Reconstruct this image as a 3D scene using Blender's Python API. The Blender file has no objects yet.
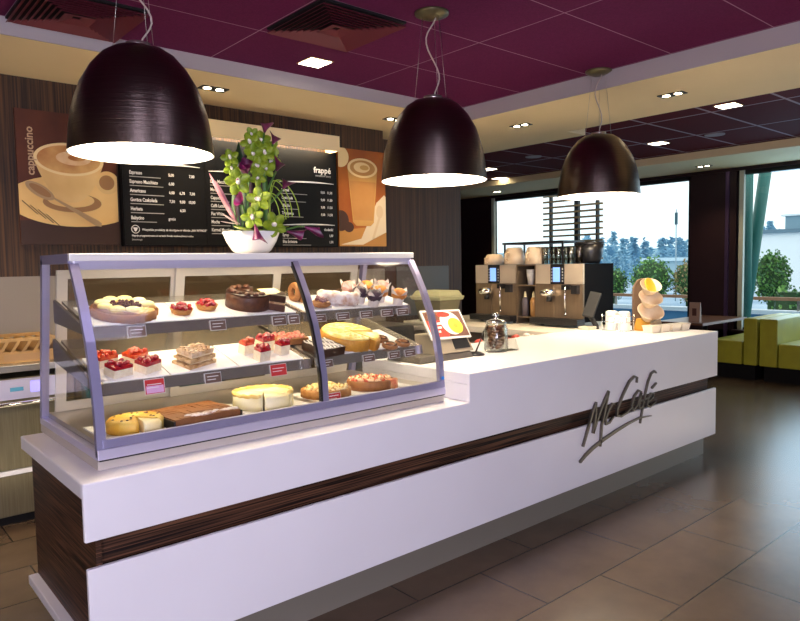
import bpy, math, random
from mathutils import Vector, Matrix, Euler
R_ = math.radians
PI = math.pi
rnd = random.Random(7)
C = bpy.context.scene.collection
sc = bpy.context.scene

# ------------------------------------------------------------------ camera
cd = bpy.data.cameras.new('camera'); cam = bpy.data.objects.new('camera', cd); C.objects.link(cam)
cd.sensor_width = 36.0; cd.lens = 675.26/800*36.0; cd.clip_start = .05; cd.clip_end = 400
cr = (0.75672726, -0.65350265, -0.0172668); cdn = (-0.05763546, -0.04038291, -0.99752061); cf = (0.65118508, 0.75584622, -0.06822378)
cam.matrix_world = Matrix(((cr[0], -cdn[0], -cf[0], 0), (cr[1], -cdn[1], -cf[1], 0), (cr[2], -cdn[2], -cf[2], 1.6), (0, 0, 0, 1)))
sc.camera = cam

# ------------------------------------------------------------------ sky and light
w = bpy.data.worlds.new('sky'); sc.world = w; w.use_nodes = True
wn = w.node_tree.nodes; wl = w.node_tree.links; wn.clear()
wo = wn.new('ShaderNodeOutputWorld'); wb = wn.new('ShaderNodeBackground'); wtc = wn.new('ShaderNodeTexCoord')
wsep = wn.new('ShaderNodeSeparateXYZ'); wr = wn.new('ShaderNodeValToRGB')
wl.new(wtc.outputs['Generated'], wsep.inputs[0]); wl.new(wsep.outputs['Z'], wr.inputs[0])
wr.color_ramp.elements[0].position = 0.0; wr.color_ramp.elements[0].color = (.80, .95, 1.0, 1)
wr.color_ramp.elements[1].position = 0.22; wr.color_ramp.elements[1].color = (.98, 1.0, 1.0, 1)
wl.new(wr.outputs[0], wb.inputs['Color']); wb.inputs['Strength'].default_value = 1.35
wl.new(wb.outputs[0], wo.inputs['Surface'])

def area(name, loc, aim, sx, sy, power, col):
    l = bpy.data.lights.new(name, 'AREA'); l.shape = 'RECTANGLE'; l.size = sx; l.size_y = sy; l.energy = power; l.color = col
    o = bpy.data.objects.new(name, l); C.objects.link(o); o.location = loc
    o.rotation_euler = (Vector(aim)-Vector(loc)).to_track_quat('-Z', 'Y').to_euler(); return o
area('daylight_front_window', (-1.5, -2.7, 1.35), (.5, 2.4, .9), 2.6, 1.4, 165, (.76, .74, 1.0))
area('aisle_bounce_fill', (2.4, 4.08, .2), (2.4, 4.3, 3), 3.4, .5, 5, (1.0, .86, .62))  # added uplight standing in for light bounced onto the cream soffit
area('floor_bounce_fill', (5.3, .9, .15), (5.3, 1.1, 3), 2.0, 2.4, 7, (1.0, .84, .60))  # added uplight near the floor, brightens the underside of the beam
area('daylight_side_window', (10.9, 2.2, 1.8), (5, 2.0, .6), 3.6, 2.2, 60, (.42, .70, 1.0))

sc.view_settings.view_transform = 'Standard'; sc.view_settings.look = 'None'
sc.view_settings.exposure = 0.4; sc.view_settings.gamma = 1.0; sc.view_settings.use_curve_mapping = False

# ------------------------------------------------------------------ materials
MATS = {}
def mat(name, col, rough=.5, metal=0.0, var=None, scale=8.0, stretch=(1, 1, 1), bump=0.0, emit=0.0, ecol=None, trans=0.0, coat=0.0, detail=4.0, ramp=(.35, .65), spec=.5, sss=0.0):
    """principled material; var = second colour mixed in by stretched noise in object space"""
    if name in MATS: return MATS[name]
    m = bpy.data.materials.new(name); m.use_nodes = True; MATS[name] = m
    nt = m.node_tree; b = nt.nodes['Principled BSDF']
    b.inputs['Base Color'].default_value = (*col, 1); b.inputs['Roughness'].default_value = rough; b.inputs['Metallic'].default_value = metal
    b.inputs['Specular IOR Level'].default_value = spec
    b.inputs['Coat Weight'].default_value = coat
    if sss: b.inputs['Subsurface Weight'].default_value = sss; b.inputs['Subsurface Radius'].default_value = (.02, .012, .008); b.inputs['Subsurface Scale'].default_value = .4
    if emit: b.inputs['Emission Color'].default_value = (*(ecol or col), 1); b.inputs['Emission Strength'].default_value = emit
    if trans: b.inputs['Transmission Weight'].default_value = trans
    if var or bump:
        tc = nt.nodes.new('ShaderNodeTexCoord'); mp = nt.nodes.new('ShaderNodeMapping'); ns = nt.nodes.new('ShaderNodeTexNoise')
        mp.inputs['Scale'].default_value = stretch; ns.inputs['Scale'].default_value = scale; ns.inputs['Detail'].default_value = detail
        nt.links.new(tc.outputs['Object'], mp.inputs[0]); nt.links.new(mp.outputs[0], ns.inputs['Vector'])
        if var:
            rp = nt.nodes.new('ShaderNodeValToRGB'); rp.color_ramp.elements[0].position = ramp[0]; rp.color_ramp.elements[1].position = ramp[1]
            rp.color_ramp.elements[0].color = (*col, 1); rp.color_ramp.elements[1].color = (*var, 1)
            nt.links.new(ns.outputs['Fac'], rp.inputs[0]); nt.links.new(rp.outputs[0], b.inputs['Base Color'])
        if bump:
            bp = nt.nodes.new('ShaderNodeBump'); bp.inputs['Strength'].default_value = bump; bp.inputs['Distance'].default_value = .01
            nt.links.new(ns.outputs['Fac'], bp.inputs['Height']); nt.links.new(bp.outputs[0], b.inputs['Normal'])
    return m
def brickmat(name, c1, c2, mortar, bw, rh, ms, off, loc, rough, spec=.5, var=.0, bump=.0, nscale=2.2):
    m = bpy.data.materials.new(name); m.use_nodes = True; nt = m.node_tree; b = nt.nodes['Principled BSDF']; MATS[name] = m
    tc = nt.nodes.new('ShaderNodeTexCoord'); mp = nt.nodes.new('ShaderNodeMapping'); mp.inputs['Location'].default_value = loc
    br = nt.nodes.new('ShaderNodeTexBrick'); br.offset = off; br.squash = 1.0
    br.inputs['Color1'].default_value = (*c1, 1); br.inputs['Color2'].default_value = (*c2, 1); br.inputs['Mortar'].default_value = (*mortar, 1)
    br.inputs['Scale'].default_value = 1; br.inputs['Brick Width'].default_value = bw; br.inputs['Row Height'].default_value = rh
    br.inputs['Mortar Size'].default_value = ms; br.inputs['Mortar Smooth'].default_value = .3; br.inputs['Bias'].default_value = 0
    nt.links.new(tc.outputs['Object'], mp.inputs[0]); nt.links.new(mp.outputs[0], br.inputs['Vector'])
    ns = nt.nodes.new('ShaderNodeTexNoise'); ns.inputs['Scale'].default_value = nscale; ns.inputs['Detail'].default_value = 8; ns.inputs['Roughness'].default_value = .62
    nt.links.new(tc.outputs['Object'], ns.inputs['Vector'])
    mx = nt.nodes.new('ShaderNodeMix'); mx.data_type = 'RGBA'; mx.blend_type = 'MULTIPLY'; mx.inputs['Factor'].default_value = 1
    rp = nt.nodes.new('ShaderNodeValToRGB'); rp.color_ramp.elements[0].position = .3; rp.color_ramp.elements[1].position = .7
    rp.color_ramp.elements[0].color = (1-var, 1-var, 1-var, 1); rp.color_ramp.elements[1].color = (1, 1, 1, 1)
    nt.links.new(ns.outputs['Fac'], rp.inputs[0]); nt.links.new(br.outputs['Color'], mx.inputs['A']); nt.links.new(rp.outputs[0], mx.inputs['B'])
    nt.links.new(mx.outputs['Result'], b.inputs['Base Color'])
    b.inputs['Roughness'].default_value = rough; b.inputs['Specular IOR Level'].default_value = spec
    if bump:
        bp = nt.nodes.new('ShaderNodeBump'); bp.inputs['Strength'].default_value = bump; bp.inputs['Distance'].default_value = .004
        nt.links.new(ns.outputs['Fac'], bp.inputs['Height']); nt.links.new(bp.outputs[0], b.inputs['Normal'])
    return m
def glassmat(name, tint=(1, 1, 1), refl=.05, edge=.35):
    m = bpy.data.materials.new(name); m.use_nodes = True; nt = m.node_tree; nt.nodes.clear(); MATS[name] = m
    o = nt.nodes.new('ShaderNodeOutputMaterial'); t = nt.nodes.new('ShaderNodeBsdfTransparent'); g = nt.nodes.new('ShaderNodeBsdfGlossy')
    t.inputs[0].default_value = (*tint, 1); g.inputs['Roughness'].default_value = .02
    lw = nt.nodes.new('ShaderNodeLayerWeight'); lw.inputs['Blend'].default_value = .25
    ma = nt.nodes.new('ShaderNodeMath'); ma.operation = 'MULTIPLY_ADD'; ma.inputs[1].default_value = edge; ma.inputs[2].default_value = refl
    mx = nt.nodes.new('ShaderNodeMixShader')
    nt.links.new(lw.outputs['Fresnel'], ma.inputs[0]); nt.links.new(ma.outputs[0], mx.inputs[0])
    nt.links.new(t.outputs[0], mx.inputs[1]); nt.links.new(g.outputs[0], mx.inputs[2]); nt.links.new(mx.outputs[0], o.inputs[0]); return m

M_floor = brickmat('floor_tile', (.138, .090, .056), (.116, .077, .049), (.018, .013, .010), .86, .43, .0045, .5, (-.36, -.165, 0), .27, .55, .32, .015)
M_purple = brickmat('ceiling_tile_purple', (.155, .020, .090), (.138, .017, .079), (.46, .28, .40), 1.25, .675, .004, 0, (-.90, -.40, 0), .85, .1, .30, .25, 90)
M_dining = brickmat('ceiling_tile_dark', (.125, .007, .010), (.108, .006, .009), (.50, .36, .42), 1.1, .68, .016, 0, (-.2, -.4, 0), .85, .1, .2, .2, 90)
M_cream = mat('cream_plaster', (.92, .74, .43), .8, var=(.90, .72, .41), scale=3, bump=.03)
M_fascia = mat('white_fascia_paint', (.46, .41, .43), .7)
M_wallwood = mat('striped_dark_veneer', (.016, .0065, .002), .6, var=(.105, .044, .014), scale=3.0, stretch=(26, 26, .35), detail=6, ramp=(.38, .68))
M_ebony = mat('ebony_veneer', (.006, .003, .0025), .45, var=(.15, .066, .034), scale=3.0, stretch=(.5, .9, 60), detail=5, ramp=(.42, .64), spec=.25)
M_white = mat('white_solid_surface', (.86, .84, .86), .28, spec=.5, var=(.83, .81, .83), scale=1.5)
M_kick = mat('grey_kick_laminate', (.25, .225, .18), .35, metal=.2)
M_dark = mat('matte_black', (.006, .005, .005), .6, spec=.15)
M_black = mat('black_plastic', (.012, .012, .014), .35)
M_column = mat('aubergine_wall_panel', (.022, .006, .010), .5)
M_steel = mat('brushed_steel', (.56, .53, .48), .30, metal=.9, var=(.44, .41, .37), scale=4, stretch=(1, 1, 40))
M_beigesteel = mat('beige_steel', (.34, .25, .165), .32, metal=.7, var=(.30, .22, .145), scale=3, stretch=(60, 60, 1))
M_fasciasteel = mat('light_beige_steel', (.60, .51, .40), .36, metal=.45)
M_alu = mat('lavender_aluminium', (.33, .315, .48), .38, metal=.55)
M_alulight = mat('pale_aluminium', (.66, .63, .80), .32, metal=.5)
M_plinth = mat('beige_plinth_laminate', (.52, .46, .40), .5)
M_glass = glassmat('case_glass', (.985, .99, .985), .004, .12)
M_doorglass = glassmat('smoked_door_glass', (.62, .56, .45), .02, .2)
M_pane = glassmat('window_glass', (.93, .97, .97), .02, .3)
M_whitepl = mat('white_plastic', (.84, .82, .78), .4)
M_chrome = mat('chrome', (.8, .8, .8), .12, metal=1)
M_gold = mat('letter_bronze', (.17, .15, .125), .36, metal=.8)
M_screen = mat('blue_screen', (.10, .22, .60), .3, emit=.9, ecol=(.25, .45, 1.0))
M_lampin = mat('shade_white_lining', (.92, .92, .90), .6)
M_shade = mat('dark_bronze_shade', (.125, .098, .084), .30, metal=1.0, var=(.150, .118, .100), scale=3, stretch=(.2, .2, 60), bump=.18)
M_glow = mat('lamp_diffuser', (1, .97, .92), .5, emit=30.0, ecol=(1.0, .82, .58))
M_spot = mat('downlight_bulb', (1, .95, .85), .5, emit=16.0, ecol=(1.0, .86, .60))
M_panelglow = mat('square_downlight', (1, .97, .9), .5, emit=9.0, ecol=(1.0, .90, .68))
M_tube = mat('case_light_tube', (1, .97, .9), .5, emit=6.0, ecol=(1.0, .86, .60))
M_olive = mat('lime_leatherette', (.36, .33, .020), .45, var=(.31, .28, .016), scale=6)

# ------------------------------------------------------------------ mesh helpers
class MB:
    def __init__(s): s.v = []; s.f = []; s.m = []; s.s = []
    def add(s, vs, fs, m=0, sm=False):
        k = len(s.v); s.v += [tuple(p) for p in vs]
        for f in fs: s.f.append([i+k for i in f]); s.m.append(m); s.s.append(sm)
        return s
    def hexa(s, p, m=0):
        return s.add(p, [(0, 3, 2, 1), (4, 5, 6, 7), (0, 1, 5, 4), (1, 2, 6, 5), (2, 3, 7, 6), (3, 0, 4, 7)], m)
    def box(s, x0, y0, z0, x1, y1, z1, m=0):
        return s.hexa([(x0, y0, z0), (x1, y0, z0), (x1, y1, z0), (x0, y1, z0), (x0, y0, z1), (x1, y0, z1), (x1, y1, z1), (x0, y1, z1)], m)
    def quad(s, a, b, c, d, m=0): return s.add([a, b, c, d], [(0, 1, 2, 3)], m)
    def lathe(s, prof, n=32, c=(0, 0, 0), a0=0, a1=2*PI, m=0, sm=True, jit=None, close=False):
        """prof = [(r,z)]; full turn or a wedge (close = closed profile, capped at the cut)"""
        full = abs(a1-a0-2*PI) < 1e-6; cols = n if full else n+1; np_ = len(prof); vs = []
        for i in range(cols):
            a = a0+(a1-a0)*i/n
            for j, (r, z) in enumerate(prof):
                q = jit(i, j) if jit else 1.0
                vs.append((c[0]+r*q*math.cos(a), c[1]+r*q*math.sin(a), c[2]+z))
        fs = []
        for i in range(n):
            i2 = (i+1) % cols
            for j in range(np_ if close else np_-1):
                j2 = (j+1) % np_
                fs.append((i*np_+j, i2*np_+j, i2*np_+j2, i*np_+j2))
        s.add(vs, fs, m, sm)
        if close and not full:
            k = len(s.v)-len(vs)
            s.f.append([k+j for j in range(np_)]); s.m.append(m); s.s.append(False)
            s.f.append([k+(cols-1)*np_+j for j in reversed(range(np_))]); s.m.append(m); s.s.append(False)
        return s
    def cyl(s, c, r, h, n=24, m=0, r2=None):
        r2 = r if r2 is None else r2
        s.lathe([(r, 0), (r2, h)], n, c, m=m)
        s.lathe([(1e-5, 0), (r, 0)], n, c, m=m, sm=False); s.lathe([(r2, h), (1e-5, h)], n, c, m=m, sm=False); return s
    def tube(s, pts, r, n=8, m=0, cap=True):
        P = [Vector(p) for p in pts]; rr = r if isinstance(r, (list, tuple)) else [r]*len(P); vs = []; up = None
        for i, p in enumerate(P):
            t = (P[min(i+1, len(P)-1)]-P[max(i-1, 0)]).normalized()
            if up is None: up = t.orthogonal().normalized()
            up = (up-t*up.dot(t)); up = up.normalized() if up.length > 1e-6 else t.orthogonal().normalized()
            sd = t.cross(up)
            for k in range(n):
                a = 2*PI*k/n; vs.append(p+(up*math.cos(a)+sd*math.sin(a))*rr[i])
        fs = [(i*n+k, i*n+(k+1) % n, (i+1)*n+(k+1) % n, (i+1)*n+k) for i in range(len(P)-1) for k in range(n)]
        s.add(vs, fs, m, True)
        if cap:
            k0 = len(s.v)-len(vs); s.f.append([k0+k for k in reversed(range(n))]); s.m.append(m); s.s.append(False)
            s.f.append([k0+(len(P)-1)*n+k for k in range(n)]); s.m.append(m); s.s.append(False)
        return s
    def ball(s, c, rx, ry=None, rz=None, n=12, k=8, m=0, jit=0.0, zmin=-1.0):
        ry = ry or rx; rz = rz or rx; vs = []; fs = []
        rows = [max(zmin, -math.cos(PI*j/k)) for j in range(k+1)]
        for j in range(k+1):
            st = math.sin(PI*j/k); zz = rows[j]
            for i in range(n):
                q = 1+(rnd.uniform(-jit, jit) if jit and 0 < j < k else 0); a = 2*PI*i/n
                vs.append((c[0]+rx*st*q*math.cos(a), c[1]+ry*st*q*math.sin(a), c[2]+rz*zz*(q if zz > zmin else 1)))
        for j in range(k):
            for i in range(n): fs.append((j*n+i, j*n+(i+1) % n, (j+1)*n+(i+1) % n, (j+1)*n+i))
        return s.add(vs, fs, m, True)
    def prism(s, poly, fn, t0, t1, m=0):
        """2-D polygon poly mapped by fn(u,v,t) and given thickness t0..t1"""
        n = len(poly); vs = [fn(u, v, t0) for u, v in poly]+[fn(u, v, t1) for u, v in poly]
        fs = [list(range(n)), list(range(2*n-1, n-1, -1))]+[(i, i+n, (i+1) % n+n, (i+1) % n) for i in range(n)]
        return s.add(vs, fs, m)
    def ribbon(s, pts, wd, fn, t0, t1, m=0):
        """stroke of varying width in a plane, with thickness"""
        n = len(pts); L = []; Rr = []
        for i in range(n):
            a = Vector(pts[max(i-1, 0)]); b = Vector(pts[min(i+1, n-1)]); d = (b-a).normalized(); nn = Vector((-d.y, d.x))*wd[i]/2; p = Vector(pts[i])
            L.append(p+nn); Rr.append(p-nn)
        for i in range(n-1):
            q = [L[i], L[i+1], Rr[i+1], Rr[i]]; s.prism([(a.x, a.y) for a in q], fn, t0, t1, m)
        return s
    def build(s, name, mats, parent=None, org=None, bevel=0, world=False):
        me = bpy.data.meshes.new(name); v = s.v
        if world and parent is not None:
            inv = parent.matrix_basis.inverted(); v = [tuple(inv @ Vector(p)) for p in v]
        if org is not None: v = [(p[0]-org[0], p[1]-org[1], p[2]-org[2]) for p in v]
        me.from_pydata(v, [], s.f)
        mats = mats if isinstance(mats, (list, tuple)) else [mats]
        for q in mats: me.materials.append(q)
        me.polygons.foreach_set('material_index', s.m); me.polygons.foreach_set('use_smooth', s.s); me.update()
        import bmesh as _b
        bm = _b.new(); bm.from_mesh(me); _b.ops.remove_doubles(bm, verts=bm.verts, dist=1e-6) if len(s.v) < 20000 and not bevel else None
        _b.ops.recalc_face_normals(bm, faces=bm.faces); bm.to_mesh(me); bm.free()
        o = bpy.data.objects.new(name, me); C.objects.link(o)
        if parent is not None: o.parent = parent
        if org is not None: o.location = org
        if bevel:
            bv = o.modifiers.new('bevel', 'BEVEL'); bv.width = bevel; bv.segments = 3; bv.limit_method = 'ANGLE'
        return o
def tag(o, label, cat, group=None, kind=None):
    o['label'] = label; o['category'] = cat
    if group: o['group'] = group
    if kind: o['kind'] = kind
    return o
def thing(name, label, cat, loc=(0, 0, 0), rot=(0, 0, 0), group=None):
    o = bpy.data.objects.new(name, None); C.objects.link(o); o.location = loc; o.rotation_euler = rot; o.empty_display_size = .1
    o.matrix_basis = Matrix.LocRotScale(Vector(loc), Euler(rot), Vector((1, 1, 1)))
    return tag(o, label, cat, group)
def struct(o): o['kind'] = 'structure'; return o
def copy_tree(o, loc, rot=None, label=None, parent=None):
    c = o.copy(); C.objects.link(c)
    if parent is not None: c.parent = parent
    else:
        c.location = loc
        if rot is not None: c.rotation_euler = rot
        if label: c['label'] = label
    for ch in o.children: copy_tree(ch, None, parent=c)
    return c
_FC = {}
def text(mb, s, size, o, ux, uz, m=0, align='LEFT', sx=1.0):
    """flat lettering from the built-in font; o = baseline point, ux / uz = directions"""
    if s not in _FC:
        cu = bpy.data.curves.new('t', 'FONT'); cu.body = s; cu.size = 1; cu.resolution_u = 2; cu.offset = .022
        ob = bpy.data.objects.new('t', cu); C.objects.link(ob); dg = bpy.context.evaluated_depsgraph_get()
        me = bpy.data.meshes.new_from_object(ob.evaluated_get(dg))
        _FC[s] = ([(v.co.x, v.co.y) for v in me.vertices], [list(p.vertices) for p in me.polygons])
        bpy.data.objects.remove(ob); bpy.data.curves.remove(cu); bpy.data.meshes.remove(me)
    vs, fs = _FC[s]
    if not vs: return
    wd = max(v[0] for v in vs); off = {'LEFT': 0, 'CENTER': -wd/2, 'RIGHT': -wd}[align]
    O = Vector(o); U = Vector(ux); W = Vector(uz)
    mb.add([O+U*((x+off)*size*sx)+W*(y*size) for x, y in vs], fs, m)

# ------------------------------------------------------------------ room shell
XB, XB2, YS, ZC, ZS = 4.665, 6.02, 4.45, 3.05, 2.95
XW = 10.45
struct(MB().box(-3.2, -3, -.12, 10.5, 11, 0).build('floor', M_floor))
struct(MB().box(-3.2, -3, ZC, XB+.02, YS+.02, ZC+.1).build('ceiling', M_purple))
struct(MB().box(XB2-.02, -3, ZC, 9.12, 11, ZC+.1).build('ceiling', M_dining))
def soffit():
    b = MB()
    b.box(-3.2, YS+.012, ZS, XB, 5.9, 3.2, 0); b.box(XB+.012, -3, ZS, XB2, 4.26, 3.2, 0); b.box(XB+.006, 4.26, ZS, 6.34, 5.75, 3.2, 0)
    b.box(-3.2, YS, ZS-.002, XB, YS+.012, 3.06, 1); b.box(XB, -3, ZS-.03, XB+.012, YS+.012, 3.06, 1)
    return b
struct(soffit().build('trim_1', [M_cream, M_fascia]))
struct(MB().box(9.1, -3, ZS, XW+.1, 11, 3.2).build('trim_2', M_cream))
struct(MB().box(-3.2, 5.35, 0, 4.42, 5.75, ZS).build('wall_back', M_wallwood))
struct(MB().box(4.42, 5.7, 0, 5.9, 6.0, ZS+.05).build('wall_recess', mat('plain_brown_veneer', (.050, .021, .007), .6, var=(.115, .052, .018), scale=2.5, stretch=(16, 16, .3), detail=5)))
struct(MB().box(5.6, 6.0, 0, 5.9, 10.9, 3.1).build('wall_passage', M_column))
struct(MB().box(5.6, 10.8, 0, XW, 11, 3.1).build('wall_far', M_column))
struct(MB().box(-3.3, -3, 0, -3.2, 5.5, 3.2).build('wall_left', M_cream))
# front wall behind the camera, with one wide window that lets the daylight in
fw = MB(); fw.box(-3.3, -3.1, 0, -2.9, -3, 3.2); fw.box(.1, -3.1, 0, 10.6, -3, 3.2); fw.box(-2.9, -3.1, 0, .1, -3, .5); fw.box(-2.9, -3.1, 2.8, .1, -3, 3.2)
struct(fw.build('wall_front', mat('warm_grey_wall', (.40, .34, .30), .8)))
# window wall on the right
ww = MB(); ww.box(XW, 9.3, 0, XW+.25, 11, 3.1); ww.box(XW, 4.40, 0, XW+.25, 5.10, 3.1); ww.box(XW, -3, 0, XW+.25, 11, .52); ww.box(XW-.02, -3, 2.90, XW+.25, 11, 3.1, 0)
struct(ww.build('wall_right', M_column))
M_mull = mat('pale_mullion', (.55, .56, .46), .5)
def window(name, y0, y1, lightside):
    e = bpy.data.objects.new(name, None); C.objects.link(e); e.location = (XW, y0, .52); e.matrix_basis = Matrix.Translation((XW, y0, .52)); struct(e)
    b = MB()
    for ya, yb in ((y0, y0+.05), (y1-.05, y1)): b.box(XW+.04, ya, .52, XW+.14, yb, 2.9)
    b.box(XW+.04, y0, .52, XW+.14, y1, .57); b.box(XW+.04, y0, 2.84, XW+.14, y1, 2.9)
    b.build('window_frame', M_black, e, world=True)
    m = MB()
    for ya in lightside: m.box(XW+.0, ya, .52, XW+.06, ya+.065, 2.9)
    m.build('mullion', M_mull, e, world=True)
    MB().box(XW+.085, y0, .52, XW+.091, y1, 2.9).build('pane', M_pane, e, world=True)
    MB().box(XW-.12, y0, .50, XW+.03, y1, .535).build('sill', M_column, e, world=True)
window('window_1', 5.10, 9.30, (9.17,)); window('window_2', -3, 4.40, (4.295,))
struct(MB().box(XW-.03, 4.50, .0, XW+.0, 4.55, 2.9).build('trim_3', mat('violet_metal_strip', (.16, .10, .22), .3, metal=.7)))
# splash panels
M_splash = mat('grey_splash_panel', (.27, .235, .20), .38, spec=.4)
struct(MB().box(-1.5, 5.335, 1.02, 4.40, 5.349, 1.56).build('trim_4', M_splash))
struct(MB().box(4.86, 5.685, 1.02, 5.67, 5.699, 1.575).build('trim_5', mat('dull_olive_panel', (.12, .10, .075), .45)))

# ------------------------------------------------------------------ service counter
FX0, FX1, FY, FB_, ST = .655, 5.545, 2.463, 3.40, 2.602
ctr = thing('service_counter', 'long white cafe counter with dark veneer stripe and metal script lettering', 'counter', (FX0, FY, 0))
def up(name, mb, m, bevel=0, parent=None): return mb.build(name, m, parent or ctr, world=True, bevel=bevel)
b = MB()
prof = [(FX0, .645), (FX1, .645), (FX1, 1.0125), (ST, 1.0125), (ST, .857), (FX0, .857)]
b.prism(prof, lambda u, v, t: (u, t, v), FY, FY+.022); up('front_panel', b, M_white, .006)
up('low_worktop', MB().box(FX0, FY+.018, .797, ST+.02, FB_, .8569), M_white, .006)
hw = MB().box(ST, FY+.018, .952, FX1, FB_, 1.0124); hw.box(ST, FY+.018, .857, ST+.03, FB_, .952); hw.box(FX1-.03, FY+.018, .645, FX1, FB_, .952)
up('high_worktop', hw, M_white, .006)
up('lower_panel', MB().box(FX0+.004, FY, .165, FX1-.02, FY+.022, .548), M_white, .004)
lg = MB().box(FX0+.001, FY+.02, .168, FX0+.30, FB_, .210); up('end_ledge', lg, M_white, .004)
up('wood_band', MB().box(.70, FY+.05, .50, FX1-.07, FY+.07, .70), M_ebony)
up('end_panel', MB().box(.695, FY+.022, .19, .715, FB_-.005, .80), M_ebony)
up('kick_plinth', MB().box(.76, 2.525, 0, FX1-.10, FB_-.1, .20), M_kick)
up('cabinet_body', MB().box(.715, FY+.07, .18, FX1-.06, FB_-.03, .80), M_dark)
# script lettering strokes, in metres on the panel (x along the counter, z up)
LET = [([(3.631, 0.421), (3.686, 0.526), (3.735, 0.622), (3.779, 0.687)], [0.0155, 0.0206, 0.0219, 0.0129]),
       ([(3.779, 0.687), (3.769, 0.593), (3.746, 0.488)], [0.0129, 0.0206, 0.0232]),
       ([(3.746, 0.488), (3.816, 0.609), (3.877, 0.687), (3.925, 0.739)], [0.018, 0.018, 0.0193, 0.018]),
       ([(3.925, 0.739), (3.888, 0.645), (3.843, 0.522), (3.827, 0.386)], [0.018, 0.0206, 0.0193, 0.0155]),
       ([(3.994, 0.643), (3.968, 0.649), (3.926, 0.615), (3.885, 0.556), (3.893, 0.523), (3.935, 0.528), (3.984, 0.56)], [0.0103, 0.0155, 0.0167, 0.018, 0.018, 0.0155, 0.0103]),
       ([(4.275, 0.75), (4.28, 0.785), (4.242, 0.798), (4.181, 0.772), (4.099, 0.692), (4.027, 0.599), (4.025, 0.557), (4.071, 0.546), (4.145, 0.559), (4.208, 0.586)], [0.0103, 0.0155, 0.018, 0.0193, 0.0206, 0.0206, 0.0193, 0.0167, 0.0142, 0.0103]),
       ([(4.337, 0.677), (4.297, 0.693), (4.244, 0.659), (4.208, 0.599), (4.227, 0.562), (4.275, 0.588), (4.338, 0.671)], [0.0129, 0.0155, 0.0167, 0.018, 0.0167, 0.0129, 0.0129]),
       ([(4.338, 0.671), (4.305, 0.594), (4.315, 0.562), (4.358, 0.576)], [0.0155, 0.0167, 0.0155, 0.0103]),
       ([(4.54, 0.788), (4.515, 0.804), (4.471, 0.793), (4.428, 0.741), (4.369, 0.61), (4.324, 0.455)], [0.0103, 0.0142, 0.0155, 0.0167, 0.0167, 0.0103]),
       ([(4.322, 0.614), (4.43, 0.62)], [0.0103, 0.0103]),
       ([(4.425, 0.591), (4.493, 0.615), (4.513, 0.643), (4.468, 0.649), (4.42, 0.609), (4.416, 0.567), (4.455, 0.553), (4.534, 0.578)], [0.0116, 0.0116, 0.0142, 0.0142, 0.0155, 0.0167, 0.0155, 0.009]),
       ([(4.482, 0.685), (4.542, 0.714)], [0.0155, 0.0129]),
       ([(3.599, 0.327), (3.657, 0.359), (3.746, 0.393), (3.869, 0.426), (4.017, 0.456), (4.173, 0.482), (4.323, 0.497), (4.476, 0.486)], [0.018, 0.0232, 0.0258, 0.0245, 0.0219, 0.018, 0.0142, 0.0052])]
b = MB()
for pts, wd in LET: b.ribbon(pts, [q*.86 for q in wd], lambda u, v, t: (u, t, v), FY-.016, FY-.001)
up('script_lettering', b, M_gold)

# return counter behind, carrying the coffee machines
rc = thing('return_counter', 'white return counter carrying the coffee machines by the windows', 'counter', (4.61, 3.4, 0))
MB().box(4.61, 3.402, .955, 5.75, 5.3, 1.0125).build('worktop', mat('ivory_worktop', (.80, .74, .62), .3), rc, world=True, bevel=.005)
MB().box(4.66, 3.45, 0, 5.70, 5.28, .955).build('body', mat('dark_taupe_laminate', (.10, .08, .065), .5), rc, world=True)

# ------------------------------------------------------------------ glass display case
CX0, CX1, CB = .745, 2.54, 3.43
FRONT = [(2.588, .905), (2.592, .96), (2.60, 1.084), (2.624, 1.20), (2.664, 1.33), (2.72, 1.45), (2.775, 1.545), (2.828, 1.625)]
case = thing('display_case', 'glass pastry display case with lavender metal frame on the low counter end', 'display case', (CX0, 2.59, .857))
def cp(name, mb, m, bevel=0, parent=None): return mb.build(name, m, parent or case, world=True, bevel=bevel)
cp('plinth', MB().box(CX0+.002, 2.592, .857, CX1-.005, CB, .892), M_plinth)
cp('base_frame', MB().box(CX0, 2.580, .896, CX1, 2.60, .935).box(CX0, 2.60, .893, CX0+.03, CB, .925).box(CX1-.03, 2.60, .893, CX1, CB, .925), M_alulight, .003)
cp('sill_rail', MB().box(CX0+.02, 2.584, .9355, CX1-.02, 2.606, .970), M_alu, .003)
cp('seal', MB().box(CX0+.006, 2.583, .8905, CX1-.006, CB-.01, .8965), M_black)
M_deck = mat('deck_steel', (.55, .50, .44), .28, metal=.8)
cp('deck', MB().box(CX0+.03, 2.607, .925, CX1-.03, CB-.03, .944), M_deck)
def curve_strip(x0, x1, d, prof=FRONT):
    b = MB()
    for (ya, za), (yb, zb) in zip(prof[:-1], prof[1:]):
        b.hexa([(x0, ya-d[0], za), (x1, ya-d[0], za), (x1, ya+d[1], za), (x0, ya+d[1], za), (x0, yb-d[0], zb), (x1, yb-d[0], zb), (x1, yb+d[1], zb), (x0, yb+d[1], zb)])
    return b
for x0 in (CX0, CX1-.034): cp('front_upright', curve_strip(x0, x0+.034, (.004, .022)), M_alu)
cp('center_mullion', curve_strip(1.752, 1.782, (.004, .018)), M_alu)
cp('mullion_seal', curve_strip(1.742, 1.752, (.002, .018)), M_black)
for x0, x1 in ((CX0+.034, 1.742), (1.782, CX1-.034)): cp('front_glass', curve_strip(x0, x1, (0, .005)), M_glass)
TZ = 1.662
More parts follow.
